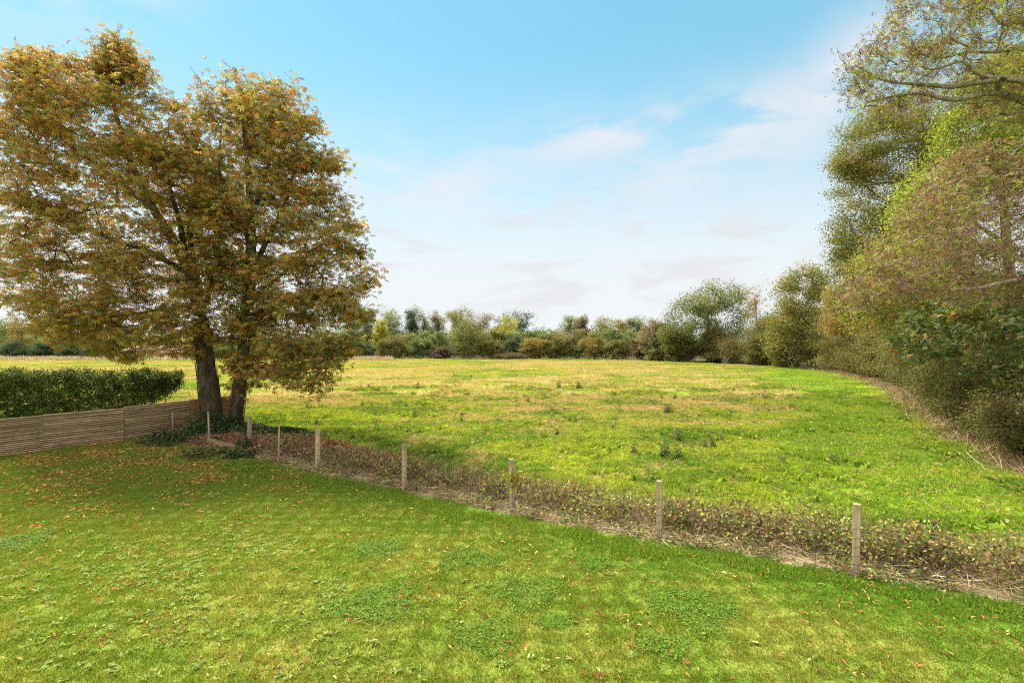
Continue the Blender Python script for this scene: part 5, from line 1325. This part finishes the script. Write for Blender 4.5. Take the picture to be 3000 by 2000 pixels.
for i, (x0, x1) in enumerate(((-20, 80), (70, 160), (150, 240), (230, 335))):
    far_bush(['dark green hedge section at the far left edge', 'second dark hedge section from the far left edge', 'third dark hedge section from the far left edge', 'dark hedge section left of the white pole'][i], x0, x1, 1004, 116, dk, 260)
for i, (x0, x1) in enumerate(((600, 720), (710, 830), (820, 940), (930, 1040), (1030, 1110))):
    far_bush(['bush behind the right trunk on the far side', 'second bush seen under the chestnut', 'third bush seen under the chestnut', 'fourth bush seen under the chestnut', 'dark bush at the right edge of the chestnut crown'][i], x0, x1, 1000 + 4 * (i % 3), 118, [gr, ol, rb, gr, dk][i], 200)

M_brick, T = new_mat('red_brick')
tc = T.n('ShaderNodeTexCoord').outputs['Object']; bk = T.n('ShaderNodeTexBrick'); T.put(bk.inputs['Vector'], T.comb(T.sep(tc)[0], T.sep(tc)[2], 0))
bk.inputs['Scale'].default_value = 4; T.put(bk.inputs['Color1'], (0.36, 0.12, 0.065)); T.put(bk.inputs['Color2'], (0.28, 0.09, 0.05)); T.put(bk.inputs['Mortar'], (0.35, 0.27, 0.2)); bk.inputs['Mortar Size'].default_value = .015
finish(T, bk.outputs[0], .9, .1)
M_tile, T = new_mat('roof_tiles')
tc = T.n('ShaderNodeTexCoord').outputs['Object']; a = T.noise(T.vm('MULTIPLY', tc, (3, 1, 8)), 2, 4); finish(T, T.mix(a, (0.14, 0.075, 0.05), (0.24, 0.135, 0.09)), .9, .1, bump=a)
M_white = plain('white_paint', (0.7, 0.7, 0.68)); M_glass = plain('window_glass', (0.03, 0.035, 0.04), .1, .6)


def box(V, F, x0, x1, y0, y1, z0, z1):
    i0 = len(V)
    for z in (z0, z1):
        for (x, y) in ((x0, y0), (x1, y0), (x1, y1), (x0, y1)): V.append((x, y, z))
    for f in ((0, 3, 2, 1), (4, 5, 6, 7), (0, 1, 5, 4), (1, 2, 6, 5), (2, 3, 7, 6), (3, 0, 4, 7)): F.append(tuple(i0 + q for q in f))


def bungalow(label, x, y, L, Dp, wall, ridge, wins):
    r_ = thing('bungalow', label, 'house', (x, y, 0), 'brick buildings beyond the field')
    V, F = [], []; box(V, F, -L / 2, L / 2, 0, Dp, 0, wall); i = len(V)
    V += [(-L / 2, 0.001, wall), (-L / 2, Dp - .001, wall), (-L / 2, Dp / 2, ridge - .1), (L / 2, 0.001, wall), (L / 2, Dp - .001, wall), (L / 2, Dp / 2, ridge - .1)]
    o = mesh_obj('wall', V, [np.array(F), np.array([(i, i + 2, i + 1), (i + 3, i + 4, i + 5)])], M_brick, r_)
    e = .35; V = [(-L / 2 - e, -e, wall - .15), (L / 2 + e, -e, wall - .15), (L / 2 + e, Dp / 2, ridge), (-L / 2 - e, Dp / 2, ridge), (-L / 2 - e, Dp + e, wall - .15), (L / 2 + e, Dp + e, wall - .15)]
    V += [(a_, b_, c_ - .12) for a_, b_, c_ in V]
    F = [(0, 1, 2, 3), (3, 2, 5, 4), (6, 9, 8, 7), (9, 10, 11, 8), (0, 6, 7, 1), (4, 5, 11, 10), (0, 3, 9, 6), (3, 4, 10, 9), (1, 7, 8, 2), (2, 8, 11, 5)]
    mesh_obj('roof', V, np.array(F), M_tile, r_)
    V, F = [], []; box(V, F, L * .2, L * .2 + .6, Dp / 2 - .3, Dp / 2 + .3, ridge - .4, ridge + .45); mesh_obj('chimney', V, np.array(F), M_brick, r_)
    for wx in wins:
        V, F = [], []; box(V, F, wx - .55, wx + .55, -.04, .02, wall * .38, wall * .88); f = mesh_obj('window', V, np.array(F), M_white, r_)
        V, F = [], []; box(V, F, wx - .47, wx - .04, -.055, -.041, wall * .43, wall * .83); box(V, F, wx + .04, wx + .47, -.055, -.041, wall * .43, wall * .83); mesh_obj('pane', V, np.array(F), M_glass, f)


bungalow('long low red brick bungalow under the lower left chestnut sprays', -88.5, 124, 11.5, 6, 1.75, 3.0, (-3, 0.5, 3.6))
bungalow('small red brick building beside the left trunk, behind the field', -80.3, 121, 5.0, 4.5, 1.55, 2.5, (-1.2,))
bungalow('red roofed building glimpsed between the twin trunks', -73.0, 124, 5.0, 4.5, 1.7, 2.7, (0.5,))
far_bush('dark bush in front of the small brick building', 528, 562, 1034, 117, dk, 120)
V, F = polytube([[(0, 0, 0), (0, 0, 2.5), (0, 0, 4.6)], [(-.5, 0, 4.4), (0, 0, 4.42), (.5, 0, 4.4)]], [[.13, .12, .11], [.05, .05, .05]], 8)
o = mesh_obj('pole', V, F, M_white, smooth=True); o.location = (-92.5, 120, 0); tag(o, 'white pole standing at the left end of the bungalow', 'pole')
